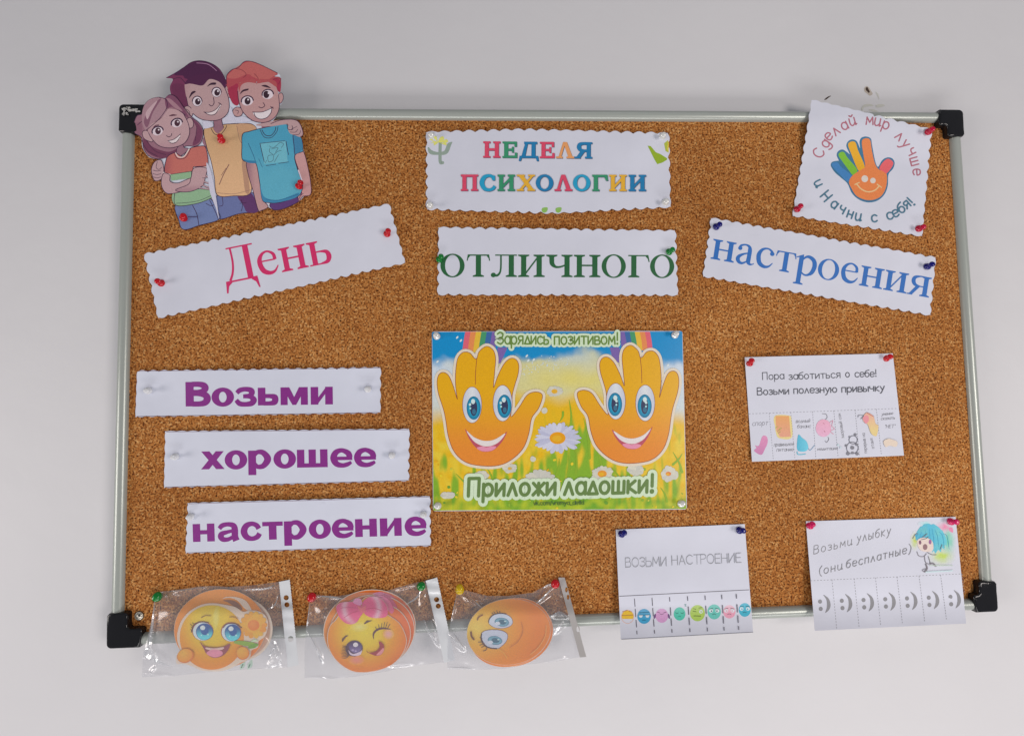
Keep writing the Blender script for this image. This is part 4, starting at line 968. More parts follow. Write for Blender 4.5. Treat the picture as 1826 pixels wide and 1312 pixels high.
a.fill([(1285, 715), (1320, 675), (1380, 705), (1405, 780), (1430, 800), (1422, 870), (1405, 900), (1360, 870), (1330, 790), (1290, 760)], lambda x, y: mixc(C(205, 150, 130), C(205, 175, 120), (y - 690) / 150), smooth=True)
a.fill([(1280, 720), (1325, 700), (1340, 745), (1310, 780)], C(195, 125, 135), smooth=True); a.line([(1235, 720), (1245, 700), (1290, 705), (1262, 735)], 1, g2); a.line([(1320, 675), (1385, 712)], 1.2, C(160, 90, 80))
a.fill([(1480, 950), (1520, 925), (1560, 930), (1612, 955), (1600, 1000), (1540, 990), (1500, 1002)], C(196, 180, 165), smooth=True)
a.fill(ell(1045, 985, 10, 9, n=10), C(165, 185, 190)); a.fill(ell(1068, 1008, 8, 8, n=10), C(165, 185, 190))
a.build('printed_pictures', hab)
pin((1336, 648), (1341, 642), 'red', 'red push pin at the left corner of the sheet with watercolour pictures', 0.002)
pin((1579, 639), (1588, 635.5), 'red', 'red push pin at the right corner of the sheet with watercolour pictures', 0.002)

def hang(y0, y1, y2, top=0.0014, rail_=0.0078, out=0.012, seed=0):
    """sheet pinned on the cork that runs over the bottom rail and hangs free"""
    def f(x, y):
        h = top + (rail_ - top) * sm(y0, y1, y)
        if y > y1: h += out * ((y - y1) / (y2 - y1)) ** 1.4
        return h + 0.0005 * noise.noise(Vector((x * .02, y * .02, seed)))
    return f
O10 = (1070, 910, 5.2467)
q = [(1098, 944), (1328, 934), (1343, 1127), (1107, 1139)]
hf = hang(955, 1080, 1140, seed=3)
mood = paper('mood_sheet', 'white tear-off sheet with navy pins and a row of eight coloured round faces', q, q, hf, cat='tear-off sheet', thick=1.8e-4)
a = Art(hf, O10); g3 = C(120, 122, 128)
text(a, 'ВОЗЬМИ', (238, 530), (628, 518), 60, MONO, g3, w=0.95); text(a, 'НАСТРОЕНИЕ', (672, 510), (1328, 484), 60, MONO, g3, w=0.95)
text(a, 'ВОЗЬМИ', (240, 523), (622, 512), 50, MONO, C(150, 152, 160), w=0.6); text(a, 'НАСТРОЕНИЕ', (676, 503), (1322, 480), 52, MONO, C(150, 152, 160), w=0.6)
a.build('lettering', mood)
a = Art(hf, O10, base=6e-5); g4 = C(88, 86, 96)
a.line([(180, 800), (1395, 740)], 1.25, g4, smooth=False, cap=False)
for i, x in enumerate((322, 486, 650, 818, 982, 1138, 1275)):
    y0 = 822 - i * 7; x1 = x + 25; y1 = 1166 - i * 7
    for t0, t1 in ((0, .22 if i < 2 else .12), (.28, .5), (.58, .78), (.87, .97)):
        a.line([(x + (x1 - x) * t, y0 + (y1 - y0) * t) for t in (t0, t1)], 1.5, g4, smooth=False, cap=False)
a.line([(200, 1203), (1434, 1136)], .9, C(110, 110, 118), smooth=False, cap=False)
a.build('tear_line', mood)
cx_list = [(258, 992, 58, 62, C(205, 165, 80), 0), (412, 988, 64, 70, C(50, 135, 172), 1), (578, 982, 60, 66, C(178, 132, 172), 2), (744, 965, 55, 62, C(65, 165, 145), 3),
           (912, 958, 70, 76, C(145, 172, 75), 4), (1068, 946, 63, 70, C(85, 165, 155), 5), (1210, 945, 58, 62, C(200, 135, 155), 6), (1354, 928, 57, 64, C(50, 150, 172), 7)]
for cx_, cy_, rx, ry, c_, kd in cx_list:
    a = Art(hf, O10, base=6e-5)
    dkc = tuple(v * .35 for v in c_); wh = C(182, 190, 200)
    if kd == 0:
        a.line(ell(cx_, cy_, rx, ry, n=26), 1.2, C(190, 160, 150), closed=True, smooth=False); a.fill(ell(cx_, cy_, rx - 2, ry - 2, n=26, a0=180, a1=360) + [(cx_ + 48, cy_ + 20), (cx_ - 48, cy_ + 20)], C(205, 160, 45))
        a.line([(205, 980), (310, 975)], 1.2, C(150, 100, 60)); a.line([(210, 945), (255, 932)], 1.0, C(150, 100, 60)); a.line([(270, 940), (295, 946)], 1.0, C(150, 100, 60))
    else:
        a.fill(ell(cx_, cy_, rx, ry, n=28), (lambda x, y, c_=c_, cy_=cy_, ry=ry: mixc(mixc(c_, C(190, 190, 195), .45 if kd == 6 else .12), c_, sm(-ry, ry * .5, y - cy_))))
        if kd == 1:
            for s_ in (-1, 1): a.fill([(cx_ + s_ * 12, cy_ - 10), (cx_ + s_ * 52, cy_ - 12), (cx_ + s_ * 40, cy_ + 12), (cx_ + s_ * 20, cy_ + 10)], wh)
            a.line([(cx_ - 55, cy_ - 12), (cx_ + 55, cy_ - 14)], 1.0, dkc); a.line([(cx_ - 45, cy_ - 34), (cx_ + 45, cy_ - 38)], 1.0, dkc); a.line([(cx_ - 15, cy_ + 36), (cx_ + 15, cy_ + 35)], .9, dkc)
        if kd == 2:
            for s_ in (-1, 1): a.fill(ell(cx_ + s_ * 66, cy_ + 6, 10, 24, -15 * s_, n=14), C(95, 70, 110)); a.line([(cx_ + s_ * 20, cy_ - 28), (cx_ + s_ * 42, cy_ - 34)], 1.0, dkc)
            a.line([(cx_ - 16, cy_ - 16), (cx_, cy_ - 12), (cx_ + 16, cy_ - 18)], .8, dkc)
        if kd == 3:
            for s_ in (-1, 1): a.line([(cx_ + s_ * 12, cy_ - 10), (cx_ + s_ * 24, cy_ - 4), (cx_ + s_ * 38, cy_ - 12)], 1.0, dkc)
            a.line([(cx_ - 12, cy_ + 24), (cx_ + 12, cy_ + 24)], .8, dkc); a.line([(790, 878), (804, 876), (794, 892), (808, 892)], .9, C(90, 130, 130), smooth=False)
        if kd == 4:
            a.line([(cx_ - 38, cy_ - 42), (cx_ - 15, cy_ - 36)], 1.2, dkc); a.line([(cx_ + 12, cy_ - 48), (cx_ + 42, cy_ - 52)], 1.2, dkc); a.line([(cx_ - 42, cy_ - 18), (cx_ - 14, cy_ - 14)], 1.2, dkc)
            a.fill(ell(cx_ + 32, cy_ - 14, 17, 17, n=16), wh); a.fill(ell(cx_ + 34, cy_ - 13, 8, 8, n=12), c_); a.line([(cx_ - 34, cy_ + 26), (cx_ + 30, cy_ + 28)], 1.2, dkc)
        if kd in (5, 6, 7):
            for s_ in (-1, 1):
                a.fill(ell(cx_ + s_ * 30, cy_ - 10, 18, 17, n=16), wh); a.fill(ell(cx_ + s_ * 26, cy_ - 8, 7, 8, n=12), dkc if kd == 5 else c_)
                a.line([(cx_ + s_ * 12, cy_ - 34), (cx_ + s_ * 42, cy_ - 26 - (6 if kd == 7 else 0))], 1.2, dkc)
            a.line([(cx_ - 16, cy_ + 26), (cx_, cy_ + 20), (cx_ + 16, cy_ + 26)], .9, dkc)
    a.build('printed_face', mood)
pin((1107.7, 952), (1114.4, 948.7), 'navy', 'navy push pin at the left corner of the sheet with eight coloured faces', 0.002)
pin((1318, 945), (1325.8, 945.8), 'navy', 'navy push pin at the right corner of the sheet with eight coloured faces', 0.002)

O11 = (1410, 900, 4.682)
q = [(1437, 929), (1704, 921), (1723, 1111), (1453, 1124)]
hf = hang(940, 1066, 1125, seed=7)
smile = paper('smile_sheet', 'white tear-off sheet with magenta pins, grey smileys and a blue-haired doodle figure', q, q, hf, cat='tear-off sheet', thick=1.8e-4)
a = Art(hf, O11); g5 = C(112, 112, 116)
text(a, 'Возьмυ', (192, 410), (512, 332), 44, MONO, g5, w=1.25, slant=.3, gap=3.2); text(a, 'улыбку', (555, 312), (835, 246), 46, MONO, g5, w=1.25, slant=.3, gap=3.2)
text(a, '(онυ', (240, 585), (432, 536), 44, MONO, g5, w=1.25, slant=.3, gap=3); text(a, 'бесплатные)', (465, 528), (1005, 396), 44, MONO, g5, w=1.25, slant=.3, gap=3.2)
a.build('lettering', smile)
a = Art(hf, O11, base=6e-5)
a.dots((165, 632), (1430, 574), 46, .75, g5)
for i, (x, y0) in enumerate(((345, 622), (530, 614), (708, 606), (888, 600), (1072, 592), (1252, 584))): a.dots((x, y0), (x + 40 + 2 * i, y0 + 420 - i * 8), 17, .8, g5)
a.dots((1432, 576), (1450, 740), 7, .8, g5)
a.build('tear_line', smile)
for i in range(7):
    a = Art(hf, O11, base=6e-5); x = 245 + i * 181.5; y = 805 - i * 6.5; g6 = C(118, 118, 122)
    a.fill(ell(x, y, 17, 18, n=16), g6); a.fill(ell(x + 6, y + 61, 17, 18, n=16), g6)
    a.line([(x + 30, y - 54, 1.0), (x + 62, y - 20, 4.6), (x + 73, y + 25, 6.4), (x + 66, y + 62, 5.0), (x + 46, y + 92, 1.2)], 5, g6)
    a.build('printed_smiley', smile)
a = Art(hf, O11, base=6e-5)
def wash(x, y):
    c = (0.715, 0.73, 0.83); tot = 0
    for col, k, cx_, cy_, rx, ry in ((C(95, 175, 150), 1, 1310, 300, 45, 90), (C(165, 185, 90), 1, 1260, 430, 70, 48), (C(165, 180, 80), 1, 1035, 300, 25, 50), (C(210, 120, 150), 1, 1280, 185, 45, 30), (C(120, 190, 190), .7, 1120, 155, 40, 18)):
        w = k * math.exp(-((x - cx_) / rx) ** 2 - ((y - cy_) / ry) ** 2); w *= 1 + .5 * noise.noise(Vector((x * .03, y * .03, 1))); c = mixc(c, col, w); tot += w
    return c if tot > 0.05 else None
a.fill([(985, 138), (1368, 128), (1390, 520), (985, 520)], wash, L=2.5)
a.fill([(1320, 190), (1350, 190), (1355, 230), (1325, 215)], C(205, 120, 150), smooth=True)
a.fill([(1048, 292), (1038, 252), (1062, 208), (1082, 180), (1098, 176), (1112, 160), (1150, 154), (1172, 163), (1194, 158), (1230, 180), (1268, 215), (1290, 258), (1306, 300), (1302, 342), (1286, 330), (1283, 374), (1264, 354), (1252, 394), (1232, 372), (1206, 406), (1196, 380), (1181, 396), (1186, 320), (1168, 286), (1152, 302), (1122, 268), (1098, 292), (1086, 272), (1062, 300)],
       lambda x, y: mixc(mixc(C(58, 146, 178), C(85, 170, 185), (x - 1050) / 240), C(120, 180, 150), .5 * max(0, noise.noise(Vector((x * .02, y * .012, 4))) + .1 + sm(1240, 1310, x) * .4)), L=3)
for k in range(0, 16, 2):
    x = 1070 + k * 14 + 5 * math.sin(k * 2.3); a.line([(x, 190 + abs(k - 7) * 7), (x + (k - 5) * 4, 260), (x + (k - 5) * 6, 300 + k * 5)], .8, C(52, 135, 166), taper=True)
a.fill([(1060, 290), (1120, 272), (1180, 300), (1190, 370), (1150, 390), (1090, 380), (1062, 340)], C(195, 180, 172), smooth=True)
a.fill(ell(1122, 350, 20, 25, n=16), C(125, 95, 100)); a.fill(ell(1080, 312, 11, 18, n=14), C(110, 75, 95)); a.fill(ell(1164, 308, 12, 20, n=14), C(130, 85, 130))
g7 = C(105, 100, 105)
for l_ in ([(1020, 280), (1040, 245), (1060, 240)], [(1055, 390), (1070, 425), (1110, 430), (1135, 405)], [(1140, 395), (1180, 415), (1215, 415)], [(1118, 430), (1128, 480), (1165, 490), (1150, 430)], [(1130, 490), (1140, 530), (1125, 560), (1100, 545), (1128, 530)], [(1165, 490), (1190, 490), (1215, 512), (1195, 505)], [(1090, 290), (1130, 280), (1150, 265)], [(1100, 270), (1140, 240)], [(1250, 370), (1265, 330)]):
    a.line(l_, 1.0, g7)
a.line([(1130, 495), (1140, 530), (1122, 555)], 2.2, g7); a.line([(1165, 492), (1190, 488), (1212, 510)], 2.2, g7)
a.line([(1130, 560), (1350, 548)], 2.4, C(170, 188, 192)); a.line([(1160, 505), (1350, 505)], 1.2, C(165, 180, 165))
a.build('printed_figure', smile)
pin((1443.5, 937.4), (1450, 933.5), 'magenta', 'magenta push pin at the left corner of the smiley tear-off sheet', 0.002)
pin((1694.7, 929.5), (1706, 930.3), 'magenta', 'magenta push pin at the right corner of the smiley tear-off sheet', 0.002)
# ------------------------------------------------------------------ cut-out of three teenagers (crop origin 200,90 at 3.976)
OK_ = (200, 90, 3.976)
sil = [(385, 195), (440, 160), (500, 125), (560, 86), (620, 72), (690, 85), (755, 125), (800, 195), (812, 180), (850, 135), (895, 122), (930, 85), (970, 76), (1040, 96), (1170, 160), (1195, 200), (1188, 300), (1215, 325), (1205, 372), (1182, 400), (1165, 465), (1140, 505), (1200, 492), (1290, 492), (1330, 520), (1355, 590), (1338, 618), (1358, 710), (1385, 810), (1410, 960), (1405, 1025), (1360, 1035), (1320, 1075), (1210, 1125), (1140, 1128), (1100, 1110), (1050, 1138), (900, 1160), (760, 1200), (620, 1240), (505, 1272), (470, 1200), (448, 1010), (395, 1018), (352, 960), (345, 915), (300, 922), (278, 850), (295, 800), (335, 775), (262, 758), (215, 690), (205, 620), (158, 585), (150, 530), (175, 465), (212, 450), (228, 390), (270, 345), (330, 332), (372, 342), (400, 315), (432, 318), (410, 262), (430, 198)]
def hk(x, y):
    return 0.0016 + (395 - y) * 3.2e-5          # stiff cut-out leaning out over the top rail
silp = spline([(OK_[0] + p[0] / OK_[2], OK_[1] + p[1] / OK_[2]) for p in sil], True, 3)
kids = empty('teenagers_cutout', P(390, 260, 0), 'paper cut-out of three drawn teenagers with arms round each other', 'cut-out')
sheet('sheet', silp, hk, M['paper_cool'], kids, 2.5e-4, L=7)
a = Art(hk, OK_, step=4e-6)
_C = C
def C(r, g, b):      # the cut-out's inks are a little faded
    m = 0.3 * r + 0.55 * g + 0.15 * b
    return _C(r + (m + 12 - r) * .06 + 4, g + (m + 2 - g) * .06 + 1, b + (m + 12 - b) * .06 + 2)
LN = C(44, 22, 50)
SK1, SK2, SK3, SKs = C(160, 132, 134), C(156, 130, 130), C(160, 126, 124), C(128, 92, 104)
def F(pts, col, sm_=True): a.fill(pts, col, smooth=sm_)
def O(pts, w=.9, closed=False, col=LN, smooth=True): a.line(pts, w * 1.22, col, closed=closed, smooth=smooth)
def FO(pts, col, w=.9): F(pts, col); O(pts, w, True)
# --- middle boy: jeans, arms, shirt
FO([(745, 1030), (985, 1005), (1015, 1080), (1035, 1138), (900, 1158), (760, 1196), (748, 1120)], C(85, 98, 140))
F([(890, 1028), (985, 1012), (1036, 1136), (960, 1148), (930, 1100)], C(78, 45, 88))
O([(915, 1060), (925, 1100), (915, 1140)], .8); O([(905, 1085), (950, 1080)], .7); O([(780, 1040), (785, 1095), (760, 1105)], .8)
F([(655, 600), (690, 560), (640, 640), (672, 700), (700, 760), (690, 700)], SKs)
shirt = [(650, 562), (720, 545), (800, 525), (900, 520), (985, 522), (1020, 560), (930, 590), (925, 770), (960, 800), (985, 1005), (860, 1032), (745, 1025), (725, 900), (700, 780), (672, 690)]
F(shirt, lambda x, y: mixc(C(172, 140, 100), C(188, 152, 112), sm(560, 980, y))); O(shirt, .9, True)
F([(880, 530), (985, 525), (1020, 560), (935, 585), (925, 640)], C(168, 132, 98)); F([(920, 790), (950, 800), (975, 1000), (945, 1005), (930, 900)], C(155, 120, 95))
O([(828, 810), (790, 880), (760, 950)], 1.2, col=C(110, 78, 70)); O([(808, 835), (775, 885)], .8, col=C(110, 78, 70)); O([(745, 1010), (860, 1018), (980, 990)], .6, col=C(120, 90, 80)); O([(885, 540), (900, 620), (918, 660)], .6, col=C(120, 90, 80))
# neck and head of the middle boy
F([(715, 480), (775, 480), (778, 520), (792, 550), (750, 590), (718, 560), (720, 520)], SKs); O([(775, 495), (790, 548)], .8); O([(718, 490), (722, 540)], .8)
O([(702, 555), (725, 592), (765, 598), (800, 560), (812, 535)], .9)
hair2 = [(385, 195), (440, 165), (500, 128), (560, 86), (620, 74), (690, 88), (755, 128), (795, 190), (812, 240), (800, 300), (760, 260), (640, 240), (560, 245), (520, 235), (530, 330), (540, 420), (560, 460), (510, 400), (460, 420), (420, 320), (410, 258), (430, 205)]
F(hair2, C(98, 42, 72)); F([(440, 170), (560, 90), (640, 78), (720, 105), (780, 170), (805, 240), (700, 200), (600, 215), (520, 200), (500, 180)], C(62, 26, 58))
F([(420, 260), (440, 320), (500, 410), (540, 440), (520, 330), (515, 250), (450, 235)], C(88, 38, 66))
O([(385, 195), (440, 165), (500, 128), (560, 86), (620, 74), (690, 88), (755, 128), (795, 190), (812, 240)], .9); O([(600, 90), (680, 100), (740, 145)], .9, col=C(150, 110, 140)); O([(545, 215), (620, 190)], .8, col=C(40, 15, 40)); O([(430, 205), (480, 195), (520, 235)], .8)
F(ell(822, 295, 20, 42, -15, n=20), SK2); O(ell(822, 295, 20, 42, -15, n=20), .8, True, smooth=False); O([(815, 275), (828, 290), (822, 312)], .6)
face2 = [(515, 240), (560, 238), (640, 248), (690, 205), (750, 215), (795, 260), (822, 330), (830, 400), (815, 450), (770, 488), (700, 500), (630, 488), (580, 455), (545, 410), (525, 330)]
F(face2, lambda x, y: mixc(SK2, C(150, 116, 120), sm(420, 500, y) * .6 + sm(570, 520, x) * .5)); O(face2[5:], .95)
F([(515, 240), (560, 236), (640, 250), (690, 205), (760, 225), (800, 270), (790, 200), (700, 160), (560, 190)], C(64, 26, 58))
F(ell(540, 435, 30, 42, -25, n=20), SK2); O(ell(540, 435, 30, 42, -25, n=20)[2:34], .85, smooth=False); O([(525, 418), (545, 430), (550, 450)], .7)
F([(545, 340), (560, 300), (582, 288), (592, 296), (570, 312)], C(45, 25, 42)); F([(672, 258), (700, 232), (735, 230), (732, 244), (700, 246)], C(45, 25, 42))
for ex, ey, r in ((603, 362, 34), (740, 298, 33)):
    F(ell(ex, ey, r, r * 1.05, n=22), C(188, 180, 186)); O(ell(ex, ey, r, r * 1.05, n=22, a0=180, a1=360), 1.4, smooth=False); O(ell(ex, ey, r, r * 1.05, n=22), .5, True, smooth=False)
    F(ell(ex + 4, ey + 2, 20, 23, n=18), C(45, 28, 38)); F(ell(ex + 10, ey - 8, 6, 7, n=10), C(190, 185, 190))
O([(718, 335), (722, 375), (705, 395), (688, 385)], 1.0)
F([(650, 438), (690, 440), (735, 420), (768, 385), (760, 420), (725, 452), (685, 455)], C(192, 180, 180)); O([(650, 438), (690, 440), (735, 420), (768, 380)], .9); O([(655, 440), (690, 458), (730, 452), (765, 400)], .9); O([(755, 372), (775, 385)], 1.0)
# --- right boy
FO([(1130, 1080), (1320, 1040), (1318, 1074), (1210, 1124), (1140, 1128)], C(75, 48, 100))
armL = [(955, 790), (1030, 800), (1045, 930), (1075, 1060), (1105, 1108), (1060, 1134), (1035, 1130), (1000, 1000), (965, 880)]
FO(armL, lambda x, y: mixc(SK3, SKs, sm(1020, 960, x) * .8))
armR = [(1295, 750), (1352, 715), (1388, 830), (1410, 960), (1404, 1024), (1350, 1036), (1325, 1070), (1318, 1030), (1345, 960), (1325, 860)]
FO(armR, lambda x, y: mixc(SK3, C(175, 130, 128), .5)); O([(1318, 1065), (1345, 1010)], 1.0, col=C(90, 40, 80)); O([(1335, 1030), (1355, 1015)], .8)
F([(1060, 500), (1115, 505), (1125, 550), (1130, 580), (1100, 600), (1065, 560)], SKs)
tee = [(925, 595), (975, 575), (1050, 555), (1150, 535), (1240, 525), (1275, 575), (1340, 620), (1352, 700), (1350, 718), (1295, 745), (1310, 830), (1345, 930), (1350, 975), (1325, 1030), (1250, 1060), (1180, 1080), (1110, 1080), (1065, 1060), (1045, 930), (1018, 800), (960, 792), (922, 770), (920, 680)]
F(tee, lambda x, y: mixc(C(55, 135, 162), C(72, 148, 168), sm(600, 950, y) + .3 * noise.noise(Vector((x * .01, y * .01, 2))))); O(tee, 1.0, True)
F([(925, 770), (960, 780), (1015, 785), (1018, 800), (960, 796)], C(40, 105, 140)); F([(1280, 600), (1335, 625), (1350, 700), (1295, 735), (1285, 680)], C(48, 112, 145))
F([(1050, 960), (1080, 1040), (1180, 1060), (1320, 1010), (1300, 1045), (1180, 1078), (1110, 1078), (1066, 1060)], C(45, 115, 150))
O([(1062, 565), (1085, 600), (1125, 605), (1155, 570), (1160, 545)], 1.0); O([(1048, 562), (1078, 615), (1130, 618), (1168, 575), (1175, 542)], .8)
O([(965, 660), (1000, 740), (1015, 785)], .8, col=C(30, 80, 115)); O([(1280, 585), (1290, 680), (1295, 745)], .8); O([(1320, 850), (1345, 920)], 1.6, col=C(185, 180, 195)); O([(1090, 1055), (1180, 1062), (1320, 1020)], .7, col=C(30, 80, 115)); O([(1040, 770), (1065, 830)], .6, col=C(30, 80, 115))
F([(1048, 660), (1230, 642), (1245, 790), (1078, 808)], C(88, 158, 172), False); O([(1048, 660), (1078, 790)], .9, smooth=False); O([(1048, 660), (1225, 642)], .7, smooth=False); O([(1232, 645), (1250, 740)], .9, smooth=False); O([(1090, 818), (1160, 808)], .7, smooth=False); O([(1180, 802), (1250, 792)], .7, smooth=False)
for l_ in ([(1115, 680), (1140, 690), (1160, 680), (1190, 655), (1215, 665), (1200, 690)], [(1120, 690), (1115, 720), (1140, 740), (1105, 750), (1110, 790), (1140, 780), (1145, 745), (1170, 720), (1200, 710)], [(1130, 700), (1175, 690), (1160, 720)], [(1095, 780), (1085, 800)], [(1150, 790), (1180, 740)]): O(l_, .7, col=C(60, 90, 100))
# middle boy's hand on the shoulder
F([(1020, 530), (1100, 510), (1200, 492), (1290, 492), (1332, 522), (1354, 590), (1335, 615), (1290, 600), (1262, 590), (1245, 560), (1240, 525), (1120, 540)], SK2)
O([(1125, 520), (1200, 494), (1290, 492), (1332, 522), (1354, 590), (1335, 616)], .95); O([(1240, 520), (1248, 560), (1280, 560), (1275, 535)], .9); O([(1262, 580), (1300, 580), (1315, 560)], .7); O([(1285, 600), (1325, 595), (1335, 570)], .7); O([(1270, 560), (1310, 540)], .6)
# head of the right boy
F([(812, 180), (850, 138), (895, 122), (930, 85), (970, 77), (1040, 97), (1170, 160), (1150, 185), (1195, 200), (1190, 300), (1150, 250), (1040, 225), (930, 225), (900, 240), (905, 330), (890, 390), (850, 370), (825, 290), (808, 230)], C(150, 62, 68))
F([(815, 190), (870, 130), (940, 90), (1000, 80), (1100, 125), (1165, 165), (1080, 215), (1000, 190), (960, 170), (880, 200)], C(162, 84, 80))
F([(820, 280), (860, 250), (890, 240), (905, 330), (890, 385), (850, 368)], C(140, 38, 62)); F([(1140, 205), (1192, 215), (1188, 295), (1150, 250)], C(140, 40, 62))
O([(812, 240), (812, 180), (850, 138), (895, 122), (930, 85), (970, 77), (1040, 97), (1170, 160)], .9); O([(870, 130), (920, 140), (950, 170), (930, 195)], .8, col=C(110, 40, 50)); O([(1005, 165), (1035, 200), (1025, 240)], .8, col=C(110, 40, 50)); O([(1140, 205), (1195, 200), (1180, 240)], .9, col=C(100, 30, 50))
F(ell(890, 437, 36, 34, 10, n=20), SK3); O(ell(890, 437, 36, 34, 10, n=20), .85, True, smooth=False); O([(872, 425), (895, 430), (890, 450)], .7)
F(ell(1192, 340, 21, 38, 10, n=20), SK3); O(ell(1192, 340, 21, 38, 10, n=20), .85, True, smooth=False)
face3 = [(905, 240), (960, 222), (1040, 232), (1120, 225), (1160, 255), (1180, 320), (1185, 400), (1165, 460), (1120, 500), (1060, 512), (990, 495), (930, 440), (900, 370), (890, 290)]
F(face3, lambda x, y: mixc(SK3, C(150, 110, 114), sm(440, 510, y) * .6 + sm(940, 895, x) * .5)); O(face3[5:], .95)
F([(900, 235), (960, 215), (1010, 205), (1026, 242), (1040, 205), (1150, 215), (1165, 260), (1100, 222), (1040, 235), (960, 228), (915, 250), (900, 300)], C(150, 68, 70))
F([(905, 312), (925, 282), (965, 272), (962, 284), (930, 294)], C(50, 28, 42)); F([(1058, 252), (1090, 246), (1125, 268), (1090, 262)], C(50, 28, 42))
for ex, ey, rx in ((958, 358, 42), (1103, 312, 40)):
    F(ell(ex, ey, rx, 34, -8, n=22), C(188, 178, 184)); O(ell(ex, ey, rx, 34, -8, n=22, a0=175, a1=365), 1.7, smooth=False)
    F(ell(ex + (2 if ex < 1000 else -10), ey + 2, 21, 26, n=18), C(42, 26, 36)); F(ell(ex + 6, ey - 8, 6, 7, n=10), C(190, 185, 190))
O([(1070, 372), (1082, 392), (1062, 408), (1040, 402)], 1.0)
F([(1000, 440), (1060, 438), (1130, 410), (1120, 450), (1090, 480), (1050, 487), (1015, 468)], C(194, 184, 186)); O([(995, 438), (1060, 438), (1110, 420), (1140, 402)], .95); O([(1005, 442), (1018, 472), (1052, 488), (1095, 478), (1125, 445), (1132, 412)], .95); O([(1122, 398), (1145, 412)], .9)
# --- girl
FO([(448, 1100), (560, 1090), (690, 1050), (740, 1130), (758, 1198), (620, 1240), (506, 1270), (470, 1200)], C(92, 110, 150))
O([(570, 1100), (600, 1160), (615, 1240)], 1.0); O([(540, 1180), (600, 1180)], 1.4, col=C(60, 60, 95)); O([(665, 1085), (700, 1102), (728, 1092)], .8); O([(690, 1060), (735, 1150), (752, 1198)], .9)
FO([(300, 792), (345, 778), (365, 830), (362, 880), (345, 915), (300, 922), (278, 850)], SK1)
for y in (850, 875, 898): O([(290, y), (320, y + 6), (345, y)], .7)
O([(320, 790), (312, 830), (330, 845), (350, 830)], .7)
hairb = [(330, 333), (372, 342), (405, 316), (450, 330), (500, 395), (560, 470), (620, 520), (645, 580), (630, 650), (590, 680), (520, 680), (440, 720), (350, 768), (270, 755), (225, 700), (208, 620), (160, 585), (152, 530), (175, 465), (212, 450), (228, 390), (270, 348)]
F(hairb, C(128, 92, 104)); O(hairb, .9, True)
F([(230, 600), (280, 680), (400, 720), (470, 690), (440, 740), (350, 766), (265, 735), (222, 680)], C(95, 50, 72)); F([(560, 480), (600, 560), (570, 670), (620, 650), (640, 580), (615, 525)], C(98, 52, 76)); F([(165, 520), (205, 515), (210, 600), (165, 580)], C(120, 82, 96))
O([(210, 640), (250, 710), (320, 750)], .7); O([(230, 620), (300, 710), (380, 740)], .6); O([(600, 540), (590, 640)], .6); O([(208, 505), (180, 530)], .8)
FO([(462, 690), (500, 670), (510, 690), (540, 700), (500, 740), (460, 750)], SKs, .7)
top_ = [(385, 770), (410, 740), (450, 728), (500, 752), (545, 700), (620, 680), (665, 695), (674, 830), (580, 828), (560, 860), (415, 880), (372, 860)]
F(top_, lambda x, y: mixc(C(165, 92, 82), C(150, 80, 78), sm(450, 380, x))); O(top_, .95, True)
F([(412, 880), (560, 858), (560, 905), (420, 925)], C(118, 155, 118), False); O([(412, 880), (560, 858)], .7, smooth=False)
F([(445, 1000), (680, 990), (705, 1045), (600, 1085), (450, 1100)], C(118, 155, 120)); O([(445, 1000), (452, 1098), (600, 1086), (705, 1046)], .9); O([(455, 1085), (600, 1070), (700, 1030)], .6)
O([(450, 728), (470, 756), (510, 752), (545, 700)], 1.5, col=C(190, 180, 175)); O([(442, 735), (466, 768), (520, 760), (555, 700)], .8)
O([(580, 832), (672, 828)], 1.6, col=C(185, 175, 172), smooth=False); O([(362, 866), (410, 880)], 1.6, col=C(185, 175, 172), smooth=False); O([(575, 826), (672, 820)], .8, smooth=False)
arm1 = [(365, 872), (408, 884), (412, 930), (470, 940), (560, 905), (620, 920), (600, 960), (500, 1000), (400, 1016), (360, 985), (348, 930)]
FO(arm1, SK1)
arm2 = [(580, 835), (668, 835), (660, 900), (640, 960), (560, 1000), (470, 1002), (455, 985), (540, 950), (560, 900)]
FO(arm2, lambda x, y: mixc(SK1, SKs, sm(940, 1000, y) * .6))
for l_ in ([(640, 900), (690, 895)], [(645, 930), (690, 945)], [(640, 955), (692, 975)], [(620, 975), (688, 985)], [(660, 885), (680, 900)]): O(l_, 1.6, col=SK1, smooth=False); O([(p_[0], p_[1] + 5) for p_ in l_], .6, smooth=False)
FO([(215, 580), (245, 570), (285, 610), (285, 648), (250, 640), (222, 620)], SK1, .8)
F(ell(552, 515, 24, 38, -10, n=18), SK1); O(ell(552, 515, 24, 38, -10, n=18), .8, True, smooth=False)
face1 = [(255, 560), (280, 520), (340, 490), (380, 440), (400, 415), (450, 420), (505, 450), (540, 520), (548, 590), (520, 650), (470, 680), (400, 692), (330, 675), (280, 625), (258, 585)]
F(face1, lambda x, y: mixc(SK1, C(150, 116, 124), sm(630, 690, y) * .6 + sm(300, 260, x) * .4)); O(face1[6:], .9)
F([(212, 450), (228, 390), (270, 347), (332, 334), (375, 345), (388, 400), (375, 450), (330, 490), (280, 520), (240, 568), (215, 520)], C(142, 112, 120)); F([(225, 500), (262, 420), (330, 350), (345, 352), (290, 440), (250, 545)], C(112, 76, 92)); F([(240, 440), (290, 380), (320, 360), (280, 430), (250, 490)], C(165, 140, 145))
